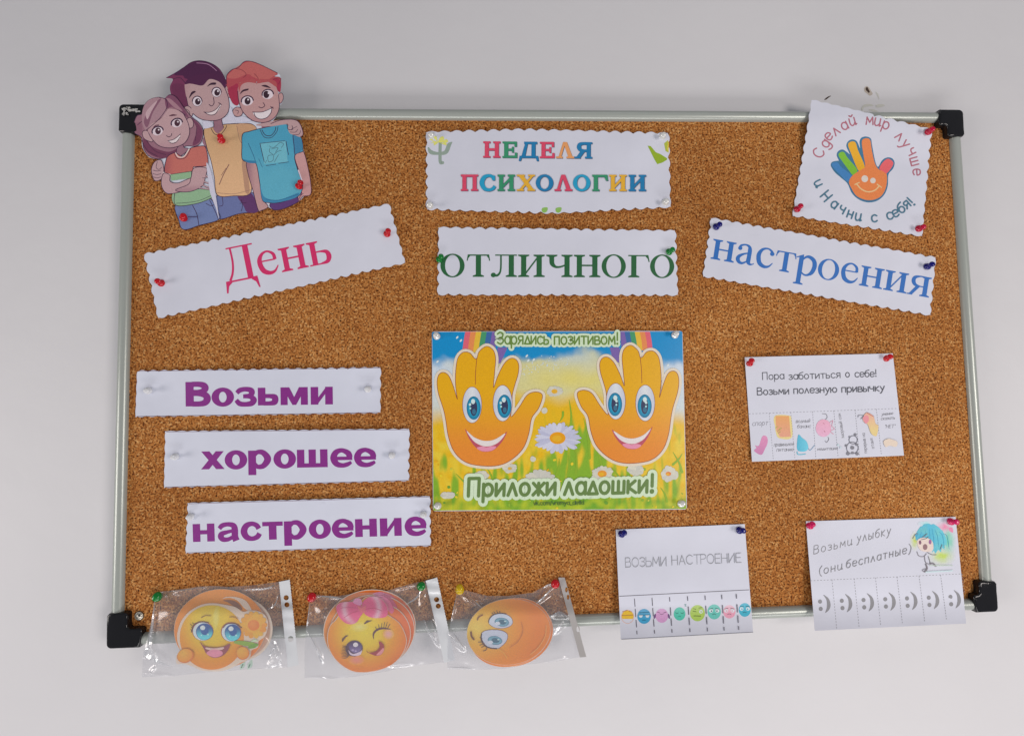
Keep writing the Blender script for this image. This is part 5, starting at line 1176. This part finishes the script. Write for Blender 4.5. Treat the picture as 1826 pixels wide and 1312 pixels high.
F([(375, 345), (405, 318), (450, 332), (500, 400), (540, 480), (480, 430), (420, 400), (385, 410)], C(105, 62, 84)); O([(332, 334), (380, 350), (388, 405), (330, 490), (240, 568)], .8); O([(385, 350), (440, 400), (520, 460)], .8); F([(385, 345), (420, 350), (500, 430), (440, 405)], C(140, 105, 115))
O([(295, 545), (310, 533), (330, 530)], 1.4, col=C(80, 45, 60)); F([(402, 465), (430, 454), (460, 460), (430, 466)], C(70, 35, 52))
for ex, ey in ((322, 572), (458, 515)):
    F(ell(ex, ey, 38, 31, -18, n=22), C(186, 176, 182)); O(ell(ex, ey, 40, 31, -18, n=22, a0=175, a1=370), 1.9, smooth=False)
    F(ell(ex + 3, ey, 20, 24, n=18), C(60, 36, 46)); F(ell(ex + 8, ey - 8, 6, 6, n=10), C(190, 185, 190))
O([(385, 605), (400, 614), (418, 606), (422, 590)], .9)
F([(398, 642), (440, 630), (478, 600), (480, 625), (450, 650), (420, 656)], C(192, 182, 182)); O([(395, 642), (440, 630), (484, 594)], .9); O([(402, 648), (425, 660), (455, 650), (482, 615)], .8)
# white paper left showing between the figures
F([(668, 800), (700, 860), (730, 1000), (752, 1150), (755, 1192), (735, 1120), (705, 1040), (690, 985)], C(172, 174, 188))
F([(838, 400), (870, 470), (930, 470), (985, 500), (900, 512), (800, 520), (782, 490), (820, 460)], C(172, 174, 188))
F([(640, 500), (700, 506), (712, 540), (650, 555), (645, 520)], C(172, 174, 188))
a.build('printed_figures', kids)
pin((395, 251), (392.4, 242.5), 'red', 'red push pin on the yellow shirt of the middle drawn teenager', 0.0078)
pin((327, 389.5), (327.3, 384), 'red', 'red push pin on the jeans of the drawn girl, lower left of the cut-out', 0.0035)
pin((532.5, 333), (536.5, 323.5), 'red', 'red push pin on the blue shirt of the drawn boy, lower right of the cut-out', 0.0052)
C = _C
# ------------------------------------------------------------------ clear sleeves with round face cards
def bagbase(x, y):
    return 0.0012 + 0.0068 * sm(1058, 1098, y) + 0.004 * sm(1110, 1210, y)
def ridge(x, y, A, B, w, h):
    dx, dy = B[0] - A[0], B[1] - A[1]; L2 = dx * dx + dy * dy
    t = max(0, min(1, ((x - A[0]) * dx + (y - A[1]) * dy) / L2))
    d2 = (x - A[0] - dx * t) ** 2 + (y - A[1] - dy * t) ** 2
    return h * 1.1 * math.exp(-d2 / (w * w * 2.0)) * math.sin(math.pi * (0.1 + 0.8 * t))
def film_h(c, rx, ry, ridges, seed, depth=0.0044):
    def f(x, y):
        r = math.hypot((x - c[0]) / rx, (y - c[1]) / ry)
        bulge = depth * (1 - sm(0.98, 1.6, r)) + 0.0006
        v = Vector((x * .03, y * .03, seed))
        wr = 0.0007 * noise.noise(v) + 0.0007 * (1 - abs(noise.noise(v * 1.6))) * sm(1.0, 1.3, r)
        return bagbase(x, y) + bulge + wr + sum(ridge(x, y, *q) for q in ridges)
    return f
def disc_card(name, label, cx, cy, rx, ry, ang, lvl, face, group, outline=None, rim=0.45, grad=None, parts=()):
    hf = lambda x, y: bagbase(x, y) + 0.0007 + lvl * 0.00085
    t = empty(name, P(cx, cy, bagbase(cx, cy)), label, 'card', group)
    o = outline or ell(cx, cy, rx, ry, ang, n=56)
    sheet('card_sheet', o, hf, M['card_paper'], t, 4e-4, L=8)
    a = Art(hf, (0, 0, 1.0), base=1e-4)
    if grad:
        ins = ell(cx, cy, rx - rim, ry - rim, ang, n=56)
        a.fill(ins, grad, L=4)
        a.build('printed_disc', t, M['card_ink'])
    return t, hf
OR1, OR2, YE1, YE2 = C(200, 118, 32), C(208, 138, 48), C(205, 165, 30), C(190, 160, 50)
def radial(cx, cy, rx, ry, stops):
    def f(x, y):
        r = math.hypot((x - cx) / rx, (y - cy) / ry)
        for (r0, c0), (r1, c1) in zip(stops, stops[1:]):
            if r <= r1: return mixc(c0, c1, max(0, (r - r0) / (r1 - r0)))
        return stops[-1][1]
    return f
def bag(label, outline, strip, holes, hfun, back):
    t = empty('plastic_sleeve', P(*mid(outline), 0), label, 'plastic sleeve', 'clear plastic sleeves pinned along the bottom rail')
    sheet('back_film', back, lambda x, y: bagbase(x, y) + 0.0004 + 0.0003 * noise.noise(Vector((x * .04, y * .04, 2))), M['film_back'], t, 6e-5, L=8)
    o = sheet('front_film', outline, hfun, M['film'], t, 6e-5, L=4.0)
    return t
G = 'round face cards inside the clear sleeves'
# --- left sleeve
O12 = (180, 1010, 4.805)
_bc, _ = disc_card('face_card', 'plain orange disc card behind the flower-holding face, left sleeve', 392, 1121, 82, 71, -8, 1, None, G, grad=radial(380, 1090, 110, 95, [(0, C(204, 130, 45)), (.6, C(205, 120, 35)), (1.2, C(196, 105, 38))]))
a = Art(lambda x, y: bagbase(x, y) + 0.0007 + 0.00085, (180, 1010, 4.805), base=3e-4)
a.fill([(1040, 275), (1100, 265), (1170, 290), (1225, 350), (1300, 400), (1250, 300), (1170, 262), (1080, 258)], C(190, 175, 160), smooth=True)
a.fill([(1045, 290), (1100, 284), (1160, 300), (1200, 340), (1208, 368), (1150, 345), (1090, 305)], C(120, 82, 62), smooth=True)
a.build('printed_curl', _bc, M['card_ink'])
t, hb = disc_card('face_card', 'white-edged card peeping out right behind the flower-holding face, left sleeve', 430, 1121, 56, 56, 0, 0, None, G, grad=radial(430, 1120, 60, 60, [(0, C(150, 110, 90)), (.7, C(165, 125, 100)), (1, C(175, 140, 120))]), rim=4)
a = Art(lambda x, y: bagbase(x, y) + 0.0007 + 1.6 * 0.00085, O12, base=1e-4)
c = C(190, 182, 172)
o1 = [(650, 830), (645, 770), (675, 710), (655, 640), (655, 560), (690, 460), (760, 380), (860, 325), (960, 312), (1060, 325), (1150, 345), (1215, 385), (1270, 375), (1340, 378), (1400, 410), (1430, 470), (1425, 540), (1400, 600), (1350, 640), (1345, 690), (1290, 715), (1280, 770), (1240, 805), (1200, 820), (1120, 865), (1040, 890), (950, 895), (860, 885), (780, 850), (700, 830)]
o1p = spline([(180 + p[0] / 4.805, 1010 + p[1] / 4.805) for p in o1], True, 3)
t1, hc = disc_card('face_card', 'yellow smiling face card with big blue eyes holding an orange flower', 380, 1136, 60, 60, 0, 2, None, G, outline=o1p)
a = Art(hc, O12, base=1e-4)
a.fill(ell(950, 605, 275, 276, n=56), lambda x, y: mixc(radial(940, 480, 330, 380, [(0, C(190, 175, 55)), (.45, C(206, 168, 28)), (.85, C(202, 126, 22)), (1.15, C(194, 100, 32))])(x, y), C(205, 150, 30), .15), L=3)
a.fill(ell(985, 440, 30, 110, 10, n=20), lambda x, y: mixc(C(196, 185, 95), C(192, 172, 45), math.hypot((x - 985) / 32, (y - 440) / 115) ** 1.5), L=3)
a.build('printed_face', t1, M['card_ink'])
a = Art(hc, O12, base=3e-4)
for cx_, cy_, s_ in ((880, 552, 1), (1122, 560, .95)):
    a.fill(ell(cx_ - 8, cy_ - 2, 92 * s_, 84, 5, n=30), C(150, 90, 60)); a.fill(ell(cx_ - 6, cy_ + 2, 86 * s_, 78, 5, n=30), C(178, 190, 205))
    a.fill(ell(cx_ + 8, cy_ + 4, 74 * s_, 72, n=30), C(35, 70, 130)); a.fill(ell(cx_ + 8, cy_ + 6, 69 * s_, 67, n=30), lambda x, y, cy_=cy_: mixc(C(25, 65, 125), C(85, 185, 215), sm(cy_ - 40, cy_ + 60, y)), L=2.5)
    a.fill(ell(cx_ + 10, cy_ - 4, 34, 36, n=18), C(25, 75, 135)); a.fill(ell(cx_ - 8, cy_ - 30, 22, 20, n=16), C(185, 200, 215)); a.fill(ell(cx_ + 36, cy_ + 28, 9, 9, n=10), C(150, 210, 230)); a.fill(ell(cx_ - 20, cy_ + 34, 7, 7, n=10), C(150, 210, 230))
a.line([(775, 560), (795, 500), (850, 472), (920, 478)], 1.5, C(70, 35, 50)); a.line([(1050, 520), (1080, 490), (1150, 488), (1205, 520)], 1.5, C(70, 35, 50))
for x, y in ((765, 490), (770, 512), (768, 536), (785, 480)): a.line([(x + 16, y + 14), (x, y)], .9, C(60, 30, 30))
a.line([(860, 436), (895, 418), (940, 420)], 1.3, C(110, 70, 25)); a.line([(1102, 430), (1140, 430), (1170, 446)], 1.2, C(110, 70, 25))
a.fill([(855, 652), (890, 680), (970, 692), (1050, 682), (1105, 660), (1085, 720), (1030, 768), (960, 778), (905, 745), (880, 700)], C(128, 62, 72), smooth=True)
a.fill([(900, 690), (970, 698), (1050, 688), (1040, 708), (960, 716), (905, 706)], C(190, 165, 155), smooth=True); a.fill([(905, 735), (960, 708), (1030, 720), (1040, 752), (985, 775), (930, 762)], C(205, 125, 145), smooth=True)
a.line([(850, 646), (865, 660)], 1.2, C(120, 60, 50))
for cx_, cy_, rx, ry, an in ((722, 762, 72, 60, -20), (1215, 740, 56, 56, 10)):
    a.fill(ell(cx_, cy_, rx, ry, an, n=26), C(185, 105, 40)); a.fill(ell(cx_ - 2, cy_ - 4, rx - 5, ry - 6, an, n=26), lambda x, y, cx_=cx_, cy_=cy_: mixc(C(212, 152, 55), C(200, 125, 38), math.hypot(x - cx_ + 15, y - cy_ + 22) / 80))
a.build('printed_features', t1, M['card_ink'])
a = Art(hc, O12, base=4.5e-4)
rnd = random.Random(2)
for k in range(14):
    t_ = 2 * math.pi * k / 14; l0 = a.lay; px, py = 1308 + 78 * math.cos(t_), 498 + 78 * math.sin(t_)
    a.lay = l0 + (k % 2); a.fill(ell(px, py, 40, 26, math.degrees(t_), n=16), mixc(C(208, 155, 50), C(198, 130, 40), rnd.random())); a.lay = l0
a.lay += 3; a.fill(ell(1308, 498, 70, 70, n=26), C(206, 148, 50)); a.fill(ell(1308, 500, 50, 46, n=24), lambda x, y: mixc(C(208, 128, 55), C(190, 105, 35), math.hypot(x - 1300, y - 490) / 55)); 
a.line([(1150, 645, 5), (1220, 655, 8), (1300, 665, 7), (1340, 672, 3)], 6, C(120, 150, 50)); a.line([(1290, 640, 2), (1320, 630, 4), (1345, 640, 1)], 3, C(170, 190, 160)); a.fill([(1260, 690), (1290, 665), (1345, 660), (1325, 690), (1285, 700)], C(95, 140, 45), smooth=True)
a.build('printed_flower', t1, M['card_ink'])
a = Art(lambda x, y: bagbase(x, y) + 0.0005, O12, base=1e-4)
for x in (1200, 1262): a.line([(x, 870, 4), (x + 15, 840, 9), (x + 28, 805, 4)], 5, C(150, 172, 158)); a.line([(x + 3, 862), (x + 16, 835)], 1.6, C(60, 90, 75))
t2 = a.build('leaf_edge', t)

strip1 = [(497.4, 1037), (517, 1033), (533, 1184.8), (513, 1189)]
def strip(parent, name, q, hs, hfun, mat='strip_plastic', teeth=True):
    """ring-binder strip with punched holes and a fine pinked edge"""
    n = 60; left = q[0], q[3]; right = q[1], q[2]; out = []
    for i in range(n + 1):
        t = i / n; out.append((left[0][0] + (left[1][0] - left[0][0]) * t, left[0][1] + (left[1][1] - left[0][1]) * t))
    for i in range(n, -1, -1):
        t = i / n; k = (0.9 if i % 2 else 0) if teeth else 0
        out.append((right[0][0] + (right[1][0] - right[0][0]) * t - k, right[0][1] + (right[1][1] - right[0][1]) * t))
    return sheet(name, out, hfun, M[mat], parent, 2.5e-4, L=7, holes=[ell(*h_, n=16) for h_ in hs])
f1 = film_h((392, 1122), 86, 74, [((276, 1070), (268, 1150), 2.2, .0035), ((268, 1150), (280, 1180), 2.5, .003), ((268, 1155), (312, 1188), 4, .003), ((280, 1185), (266, 1202), 2, .002), ((254, 1200), (312, 1204), 1.8, .0025), ((254, 1172), (280, 1182), 2, .0015),
    ((478, 1135), (500, 1185), 3.5, .0035), ((500, 1165), (476, 1188), 3, .003), ((492, 1060), (480, 1084), 2.5, .002), ((430, 1050), (500, 1044), 2, .002), ((310, 1056), (370, 1046), 2, .0015)], 1.0)
out1 = [(276, 1058), (290, 1054), (330, 1049), (355, 1045), (380, 1044), (410, 1046), (450, 1043), (497.4, 1037), (505, 1100), (513, 1189), (440, 1193), (370, 1198), (312, 1204), (253, 1206.5), (255, 1165), (262, 1140), (268, 1115), (273, 1085)]
b1 = bag('clear plastic sleeve at the left end holding the flower-carrying face card', out1, strip1, None, f1, out1)
strip(b1, 'binding_strip', strip1, [((180 + 1587 / 4.805), (1010 + 265 / 4.805), 4.6, 4.6), ((180 + 1593 / 4.805), (1010 + 325 / 4.805), 4.6, 4.6), ((180 + 1626 / 4.805), (1010 + 618 / 4.805), 5.2, 5.2)], lambda x, y: bagbase(x, y) + 0.0012 + 0.0006 * math.sin(y * .25) * math.exp(-((y - 1090) / 35) ** 2))
pin((280.5, 1064), (280.5, 1061), 'green', 'green push pin holding the left plastic sleeve', 0.003, 'push pins holding the plastic sleeves', 1.2)
# --- middle sleeve
O13 = (520, 1010, 5.963)
gOR = lambda cx, cy: radial(cx - 25, cy + 5, 100, 84, [(0, C(202, 135, 24)), (.6, C(200, 114, 26)), (1, C(190, 88, 34))])
for i, (cx, cy, rx, ry) in enumerate(((659, 1121, 83, 70), (663, 1126, 77, 66), (659, 1134, 74, 62))):
    t_, h_ = disc_card('face_card', ('orange disc card at the back of the middle sleeve', 'second orange disc card from the back of the middle sleeve', 'orange disc card directly behind the winking face')[i], cx, cy, rx, ry, -12, i, None, G, grad=gOR(cx, cy), rim=1.3)
    a = Art(h_, O13, base=3e-4)
    a.fill([(860 + i * 12, 300 + i * 18), (930 - i * 4, 268 + i * 18), (1010 - i * 8, 285 + i * 18), (1090 - i * 18, 330 + i * 22), (1150 - i * 30, 400 + i * 25), (1130 - i * 30, 460 + i * 18), (1040, 480), (960, 400)], lambda x, y: mixc(C(208, 120, 152), C(190, 80, 110), sm(900, 1130, x)), smooth=True)
    a.line([(870 + i * 12, 300 + i * 18), (1010 - i * 8, 285 + i * 18), (1090 - i * 18, 330 + i * 22), (1150 - i * 30, 400 + i * 25)], .7, C(160, 70, 100))
    a.build('printed_bow', t_, M['card_ink'])
bow = [(470, 430), (500, 390), (570, 375), (640, 370), (680, 335), (740, 350), (790, 320), (860, 312), (940, 330), (1000, 390), (1025, 450), (1015, 500), (1040, 520), (1140, 590), (1200, 690), (1225, 790), (1200, 890), (1140, 980), (1040, 1060), (900, 1108), (760, 1125), (640, 1110), (520, 1040), (430, 940), (385, 830), (380, 720), (410, 620), (470, 560), (500, 500)]
bowp = spline([(520 + p[0] / 5.963, 1010 + p[1] / 5.963) for p in bow], True, 3)
t3, hw_ = disc_card('face_card', 'orange winking face card with long lashes and a pink bow', 652, 1140, 70, 60, 0, 3, None, G, outline=bowp)
a = Art(hw_, O13, base=1e-4)
inn = spline([(795 + (p[0] - 795) * .985, 760 + (p[1] - 760) * .985) for p in bow], True, 3)
a.fill(inn, lambda x, y: radial(770, 690, 480, 450, [(0, C(205, 178, 40)), (.35, C(206, 168, 25)), (.7, C(202, 130, 20)), (1, C(194, 100, 30))])(x, y), L=3)
a.fill(ell(720, 640, 110, 60, -20, n=24), lambda x, y: mixc(C(198, 188, 110), C(205, 173, 34), min(1, math.hypot((x - 720) / 110, (y - 640) / 60))), L=2.5)
a.build('printed_face', t3, M['card_ink'])
a = Art(hw_, O13, base=3e-4)
a.fill(ell(1030, 715, 62, 55, n=22), lambda x, y: mixc(C(208, 145, 140), C(205, 150, 40), min(1, math.hypot(x - 1030, y - 715) / 60) ** 1.5), L=2.5)
a.fill(ell(690, 990, 90, 55, n=22), lambda x, y: mixc(C(205, 120, 105), C(203, 132, 32), min(1, math.hypot((x - 690) / 90, (y - 990) / 55)) ** 1.5), L=2.5)
br = C(88, 55, 38)
a.fill([(770, 600), (800, 570), (858, 570), (835, 582), (800, 598), (775, 612)], br); a.fill([(535, 800), (535, 765), (575, 730), (606, 728), (575, 752), (548, 790)], br)
a.line([(870, 765, 1), (872, 710, 3), (910, 670, 3.4), (970, 655, 3), (1050, 665, 1)], 3, C(80, 40, 50))
for x, y, x2, y2 in ((930, 650, 925, 615), (955, 645, 960, 600), (980, 645, 990, 590), (1000, 648, 1018, 590), (1020, 655, 1045, 610), (905, 665, 890, 640)): a.line([(x, y), (x2, y2)], .9, C(70, 35, 45))
a.fill(ell(665, 868, 92, 84, -10, n=30), C(70, 40, 70)); a.fill([(598, 880), (650, 925), (730, 900), (750, 880), (730, 935), (660, 945), (615, 925)], C(190, 175, 190), smooth=True)
a.fill(ell(678, 850, 68, 62, n=28), lambda x, y: mixc(C(60, 40, 80), C(110, 95, 140), sm(800, 910, y)), L=2.5); a.fill(ell(680, 828, 27, 24, n=18), C(196, 190, 200)); a.fill(ell(650, 885, 14, 10, n=12), C(150, 135, 165)); a.fill(ell(682, 895, 10, 8, n=12), C(160, 145, 175))
for i in range(9):
    y = 838 + i * 16; a.line([(590 - i * -3, 850 + i * 11, 1.6), (552 + i * 3, y + 4, 1.0), (525 - abs(i - 5) * -3, y, .5)], 1, C(70, 35, 45))
a.fill([(805, 905), (840, 912), (900, 895), (935, 850), (928, 795), (965, 810), (985, 850), (975, 900), (940, 940), (880, 942)], C(140, 42, 48), smooth=True)
a.fill([(900, 938), (935, 900), (975, 862), (980, 890), (945, 935)], C(205, 125, 130), smooth=True); a.line([(798, 892), (812, 912)], 1, C(120, 60, 30))
a.build('printed_features', t3, M['card_ink'])
a = Art(hw_, O13, base=5e-4)
pkb = lambda x, y: mixc(mixc(C(200, 80, 120), C(200, 190, 215), math.exp(-((math.hypot(x - 745, y - 440) - 185) / 30) ** 2) * .55), C(185, 60, 100), sm(520, 620, y) * .5)
a.fill([(735, 400), (690, 380), (600, 372), (520, 385), (475, 430), (500, 520), (560, 590), (630, 612), (690, 590), (730, 530), (760, 480)], pkb, smooth=True, L=2.5)
a.fill([(750, 400), (790, 340), (860, 315), (940, 335), (1000, 395), (1022, 460), (1005, 530), (900, 545), (820, 530), (770, 490)], pkb, smooth=True, L=2.5)
a.fill([(655, 380), (680, 340), (730, 340), (750, 390), (720, 410)], C(205, 130, 165), smooth=True); a.line([(790, 450), (880, 440), (960, 470)], .9, C(170, 50, 90)); a.line([(700, 470), (620, 500), (560, 540)], .9, C(170, 50, 90)); a.line([(700, 440), (600, 430), (520, 440)], .8, C(175, 70, 110))
a.fill([(700, 415), (745, 430), (790, 412), (785, 460), (795, 480), (745, 490), (725, 470)], C(215, 100, 110), smooth=True)
a.build('printed_bow', t3, M['card_ink'])
f2 = film_h((655, 1128), 88, 78, [((553, 1075), (546, 1120), 2, .003), ((548, 1125), (575, 1178), 3, .0035), ((566, 1062), (612, 1066), 2.5, .0025), ((705, 1050), (745, 1040), 2.2, .003), ((752, 1045), (742, 1080), 5, .003), ((745, 1050), (720, 1075), 5, .0025), ((756, 1105), (785, 1150), 2.5, .0035), ((768, 1105), (780, 1145), 2.5, .003), ((543, 1206), (600, 1209), 1.6, .0025), ((690, 1186), (735, 1182), 2, .002), ((560, 1070), (585, 1100), 6, .002)], 4.0)
out2 = [(552, 1058), (575, 1061), (605, 1062), (640, 1056), (680, 1056), (703, 1049), (745, 1038), (760, 1035), (775, 1100), (792, 1180), (735, 1187), (690, 1196), (640, 1205), (600, 1209), (543, 1208), (543, 1160), (546, 1120), (550, 1085)]
b2 = bag('clear plastic sleeve in the middle holding the winking face card with pink bow', out2, None, None, f2, out2)
strip(b2, 'binding_strip', [(759, 1035), (780, 1029), (812, 1176), (792, 1181)], [(778.5, 1068.5, 4.6, 4.6), (781.5, 1080, 4.6, 4.6)], lambda x, y: bagbase(x, y) + 0.0012 + 0.0006 * math.sin(y * .3) * math.exp(-((y - 1050) / 25) ** 2))
pin((556, 1065), (556, 1062.5), 'red', 'red push pin at the left corner of the middle plastic sleeve', 0.003, 'push pins holding the plastic sleeves', 1.2)
pin((751, 1045), (752, 1043), 'green', 'green push pin at the right corner of the middle plastic sleeve', 0.003, 'push pins holding the plastic sleeves', 1.15)
# --- right sleeve
O14 = (770, 1010, 5.963)
disc_card('face_card', 'orange disc card at the back of the right sleeve', 912, 1128, 75, 60, -12, 0, None, G, grad=radial(905, 1125, 100, 84, [(0, C(202, 125, 24)), (1, C(195, 100, 28))]))
disc_card('face_card', 'orange disc card right behind the sideways blue-eyed face', 910, 1127, 75, 60, -20, 1, None, G, grad=radial(905, 1125, 100, 84, [(0, C(202, 125, 24)), (1, C(196, 104, 26))]))
t4, h4 = disc_card('face_card', 'sideways orange face card with two blue eyes in the right sleeve', 907, 1126, 75, 59, -8, 2, None, G, grad=lambda x, y: radial(850, 1118, 130, 105, [(0, C(206, 172, 75)), (.3, C(204, 146, 38)), (.62, C(200, 120, 16)), (.85, C(192, 108, 16)), (1.1, C(198, 114, 22))])(x, y))
a = Art(h4, O14, base=3e-4)
for pts, ir, hl_ in (([(605, 590), (640, 530), (700, 502), (780, 505), (840, 540), (858, 595), (820, 635), (740, 652), (660, 640)], (745, 588), (700, 602)), ([(528, 720), (560, 685), (640, 672), (740, 680), (802, 720), (790, 790), (730, 850), (690, 868), (600, 850), (545, 790)], (672, 782), (622, 802))):
    a.line(pts, 1.5, C(100, 60, 70), closed=True); a.fill(pts, lambda x, y: mixc(C(172, 182, 205), C(160, 160, 178), sm(560, 640, y) * .4), smooth=True)
    a.fill(ell(*ir, 78, 47, 8, n=28), C(70, 110, 130)); a.fill(ell(*ir, 70, 40, 8, n=28), C(95, 140, 158)); a.fill(ell(ir[0] + 5, ir[1], 42, 26, 8, n=22), C(48, 88, 108)); a.fill(ell(*hl_, 28, 19, n=18), C(180, 185, 215)); a.fill(ell(ir[0] + 35, ir[1] - 8, 12, 7, n=12), C(170, 195, 205))
a.line([(605, 590), (610, 560), (650, 515), (720, 495), (790, 500)], 1.5, C(60, 35, 45)); a.line([(530, 715), (525, 770), (560, 835), (620, 862), (690, 870)], 1.9, C(50, 32, 42))
for l_ in (((660, 512), (640, 488)), ((682, 505), (660, 478)), ((705, 498), (690, 465)), ((728, 498), (722, 470)), ((545, 800), (495, 800)), ((550, 820), (510, 832)), ((565, 838), (530, 856)), ((590, 850), (575, 885), (545, 893)), ((535, 760), (510, 752))): a.line(list(l_), 1.1, C(60, 35, 40))
a.line([(485, 565), (500, 535), (540, 512)], 2.0, C(110, 62, 25)); a.line([(418, 695), (422, 735), (447, 772)], 3.0, C(95, 50, 22))
a.line([(950, 590), (970, 660), (950, 740), (900, 810), (830, 855)], 1.0, C(165, 100, 30)); a.line([(700, 870), (760, 910), (800, 970)], 1.2, C(205, 150, 50))
a.line([(1215, 620), (1205, 740), (1130, 860), (1050, 930)], 1.4, C(208, 145, 70))
a.build('printed_features', t4, M['card_ink'])
f3 = film_h((909, 1127), 80, 64, [((814, 1066), (805, 1103), 2, .003), ((800, 1130), (828, 1156), 3, .004), ((805, 1128), (826, 1157), 1.5, .002), ((798, 1190), (843, 1192), 1.6, .0025), ((826, 1062), (856, 1080), 3, .003), ((845, 1055), (870, 1070), 2, .002), ((955, 1075), (985, 1050), 3, .0035), ((985, 1095), (1012, 1098), 4, .003), ((988, 1128), (1004, 1108), 3.5, .0035), ((970, 1045), (985, 1040), 2, .002), ((972, 1180), (1010, 1172), 1.6, .002), ((990, 1060), (1000, 1090), 4, .002)], 7.0)
out3 = [(814, 1058), (830, 1052), (846, 1056), (870, 1062), (905, 1062), (950, 1056), (968, 1046), (988, 1038), (995.5, 1034), (1015, 1100), (1034, 1171), (980, 1180), (940, 1184), (900, 1192), (844, 1193.5), (797.5, 1192), (798, 1150), (801, 1125), (804, 1105), (810, 1075)]
b3 = bag('clear plastic sleeve on the right holding the sideways blue-eyed face card', out3, None, None, f3, out3)
strip(b3, 'binding_strip', [(995.5, 1029.3), (1007, 1029.3), (1045.5, 1170.5), (1034, 1171.5)], [(1010, 1051, 2.4, 4.6), (1013, 1064, 2.4, 4.6), (1031, 1121, 3.0, 5.6)], lambda x, y: bagbase(x, y) + 0.0012 + 0.1e-3 * (x - 995), 'strip_grey', False)
pin((820, 1052), (819.5, 1047), 'yellow', 'yellow push pin at the left corner of the right plastic sleeve', 0.003, 'push pins holding the plastic sleeves', 1.2)
pin((990, 1041), (990.5, 1038.5), 'red', 'red push pin at the right corner of the right plastic sleeve', 0.003, 'push pins holding the plastic sleeves', 1.15)

# hazy ribbons along the folds; their white glints are put into the material
def crease_glints(parent, hfun, lines):
    for pts in lines:
        a = Art(hfun, (0, 0, 1.0), base=1.2e-4)
        a.line(pts, 1.4, (1, 1, 1), cap=False)
        a.build('crease', parent, M['film_crease_glint'])
crease_glints(b1, f1, [[(276, 1070, .8), (272, 1110, 4), (268, 1150, 4.5), (278, 1180, 1.5)], [(268, 1148, 1), (261, 1165, 8), (280, 1178, 6), (308, 1188, .8)], [(278, 1180, .8), (273, 1192, 2), (268, 1201, .8)], [(255, 1203, .8), (280, 1205, 2), (312, 1204, 1)],
    [(484, 1137, .8), (492, 1150, 4), (481, 1168, 3), (478, 1186, .8)], [(490, 1166, .8), (500, 1180, 6), (488, 1187, 3), (474, 1188, .5)], [(440, 1050, .6), (470, 1050, 2.4), (490, 1042, .8)], [(300, 1055, .6), (330, 1051, 1.6), (368, 1046, .6)], [(496, 1060, .6), (490, 1078, 2), (478, 1086, .6)]])
crease_glints(b2, f2, [[(553, 1075, .7), (550, 1095, 1.4), (547, 1118, .7)], [(547, 1122, .8), (562, 1150, 2), (572, 1176, 5), (577, 1180, .6)], [(566, 1062, .8), (592, 1064, 3), (616, 1068, .6)], [(756, 1104, .7), (766, 1128, 2.2), (784, 1147, .7)], [(704, 1049, .6), (725, 1043, 1.8), (746, 1038, .8)],
    [(543, 1207.5, .6), (580, 1208, 1.8), (602, 1208.5, .7)], [(690, 1192, .6), (712, 1187, 1.4), (734, 1184, .6)], [(752, 1050, .8), (742, 1066, 3), (722, 1078, .6)], [(768, 1104, .6), (776, 1126, 1.6), (780, 1142, .6)]])
crease_glints(b3, f3, [[(814, 1066, .6), (809, 1084, 1.5), (805, 1103, .6)], [(799, 1129, .7), (812, 1144, 1.4), (828, 1157, .7)], [(799, 1129, .7), (808, 1128, 1.8), (829, 1157, .7)], [(798, 1190, .6), (825, 1189, 1.6), (843, 1192, .7)], [(983, 1098, .8), (998, 1093, 7), (1012, 1099, 1)],
    [(1006, 1106, 1), (997, 1118, 5), (987, 1132, .7)], [(969, 1048, .7), (978, 1042, 2.6), (987, 1041, .8)], [(834, 1062, .7), (846, 1072, 2.4), (858, 1082, .6)], [(985, 1046, .8), (972, 1062, 3), (956, 1076, .6)]])
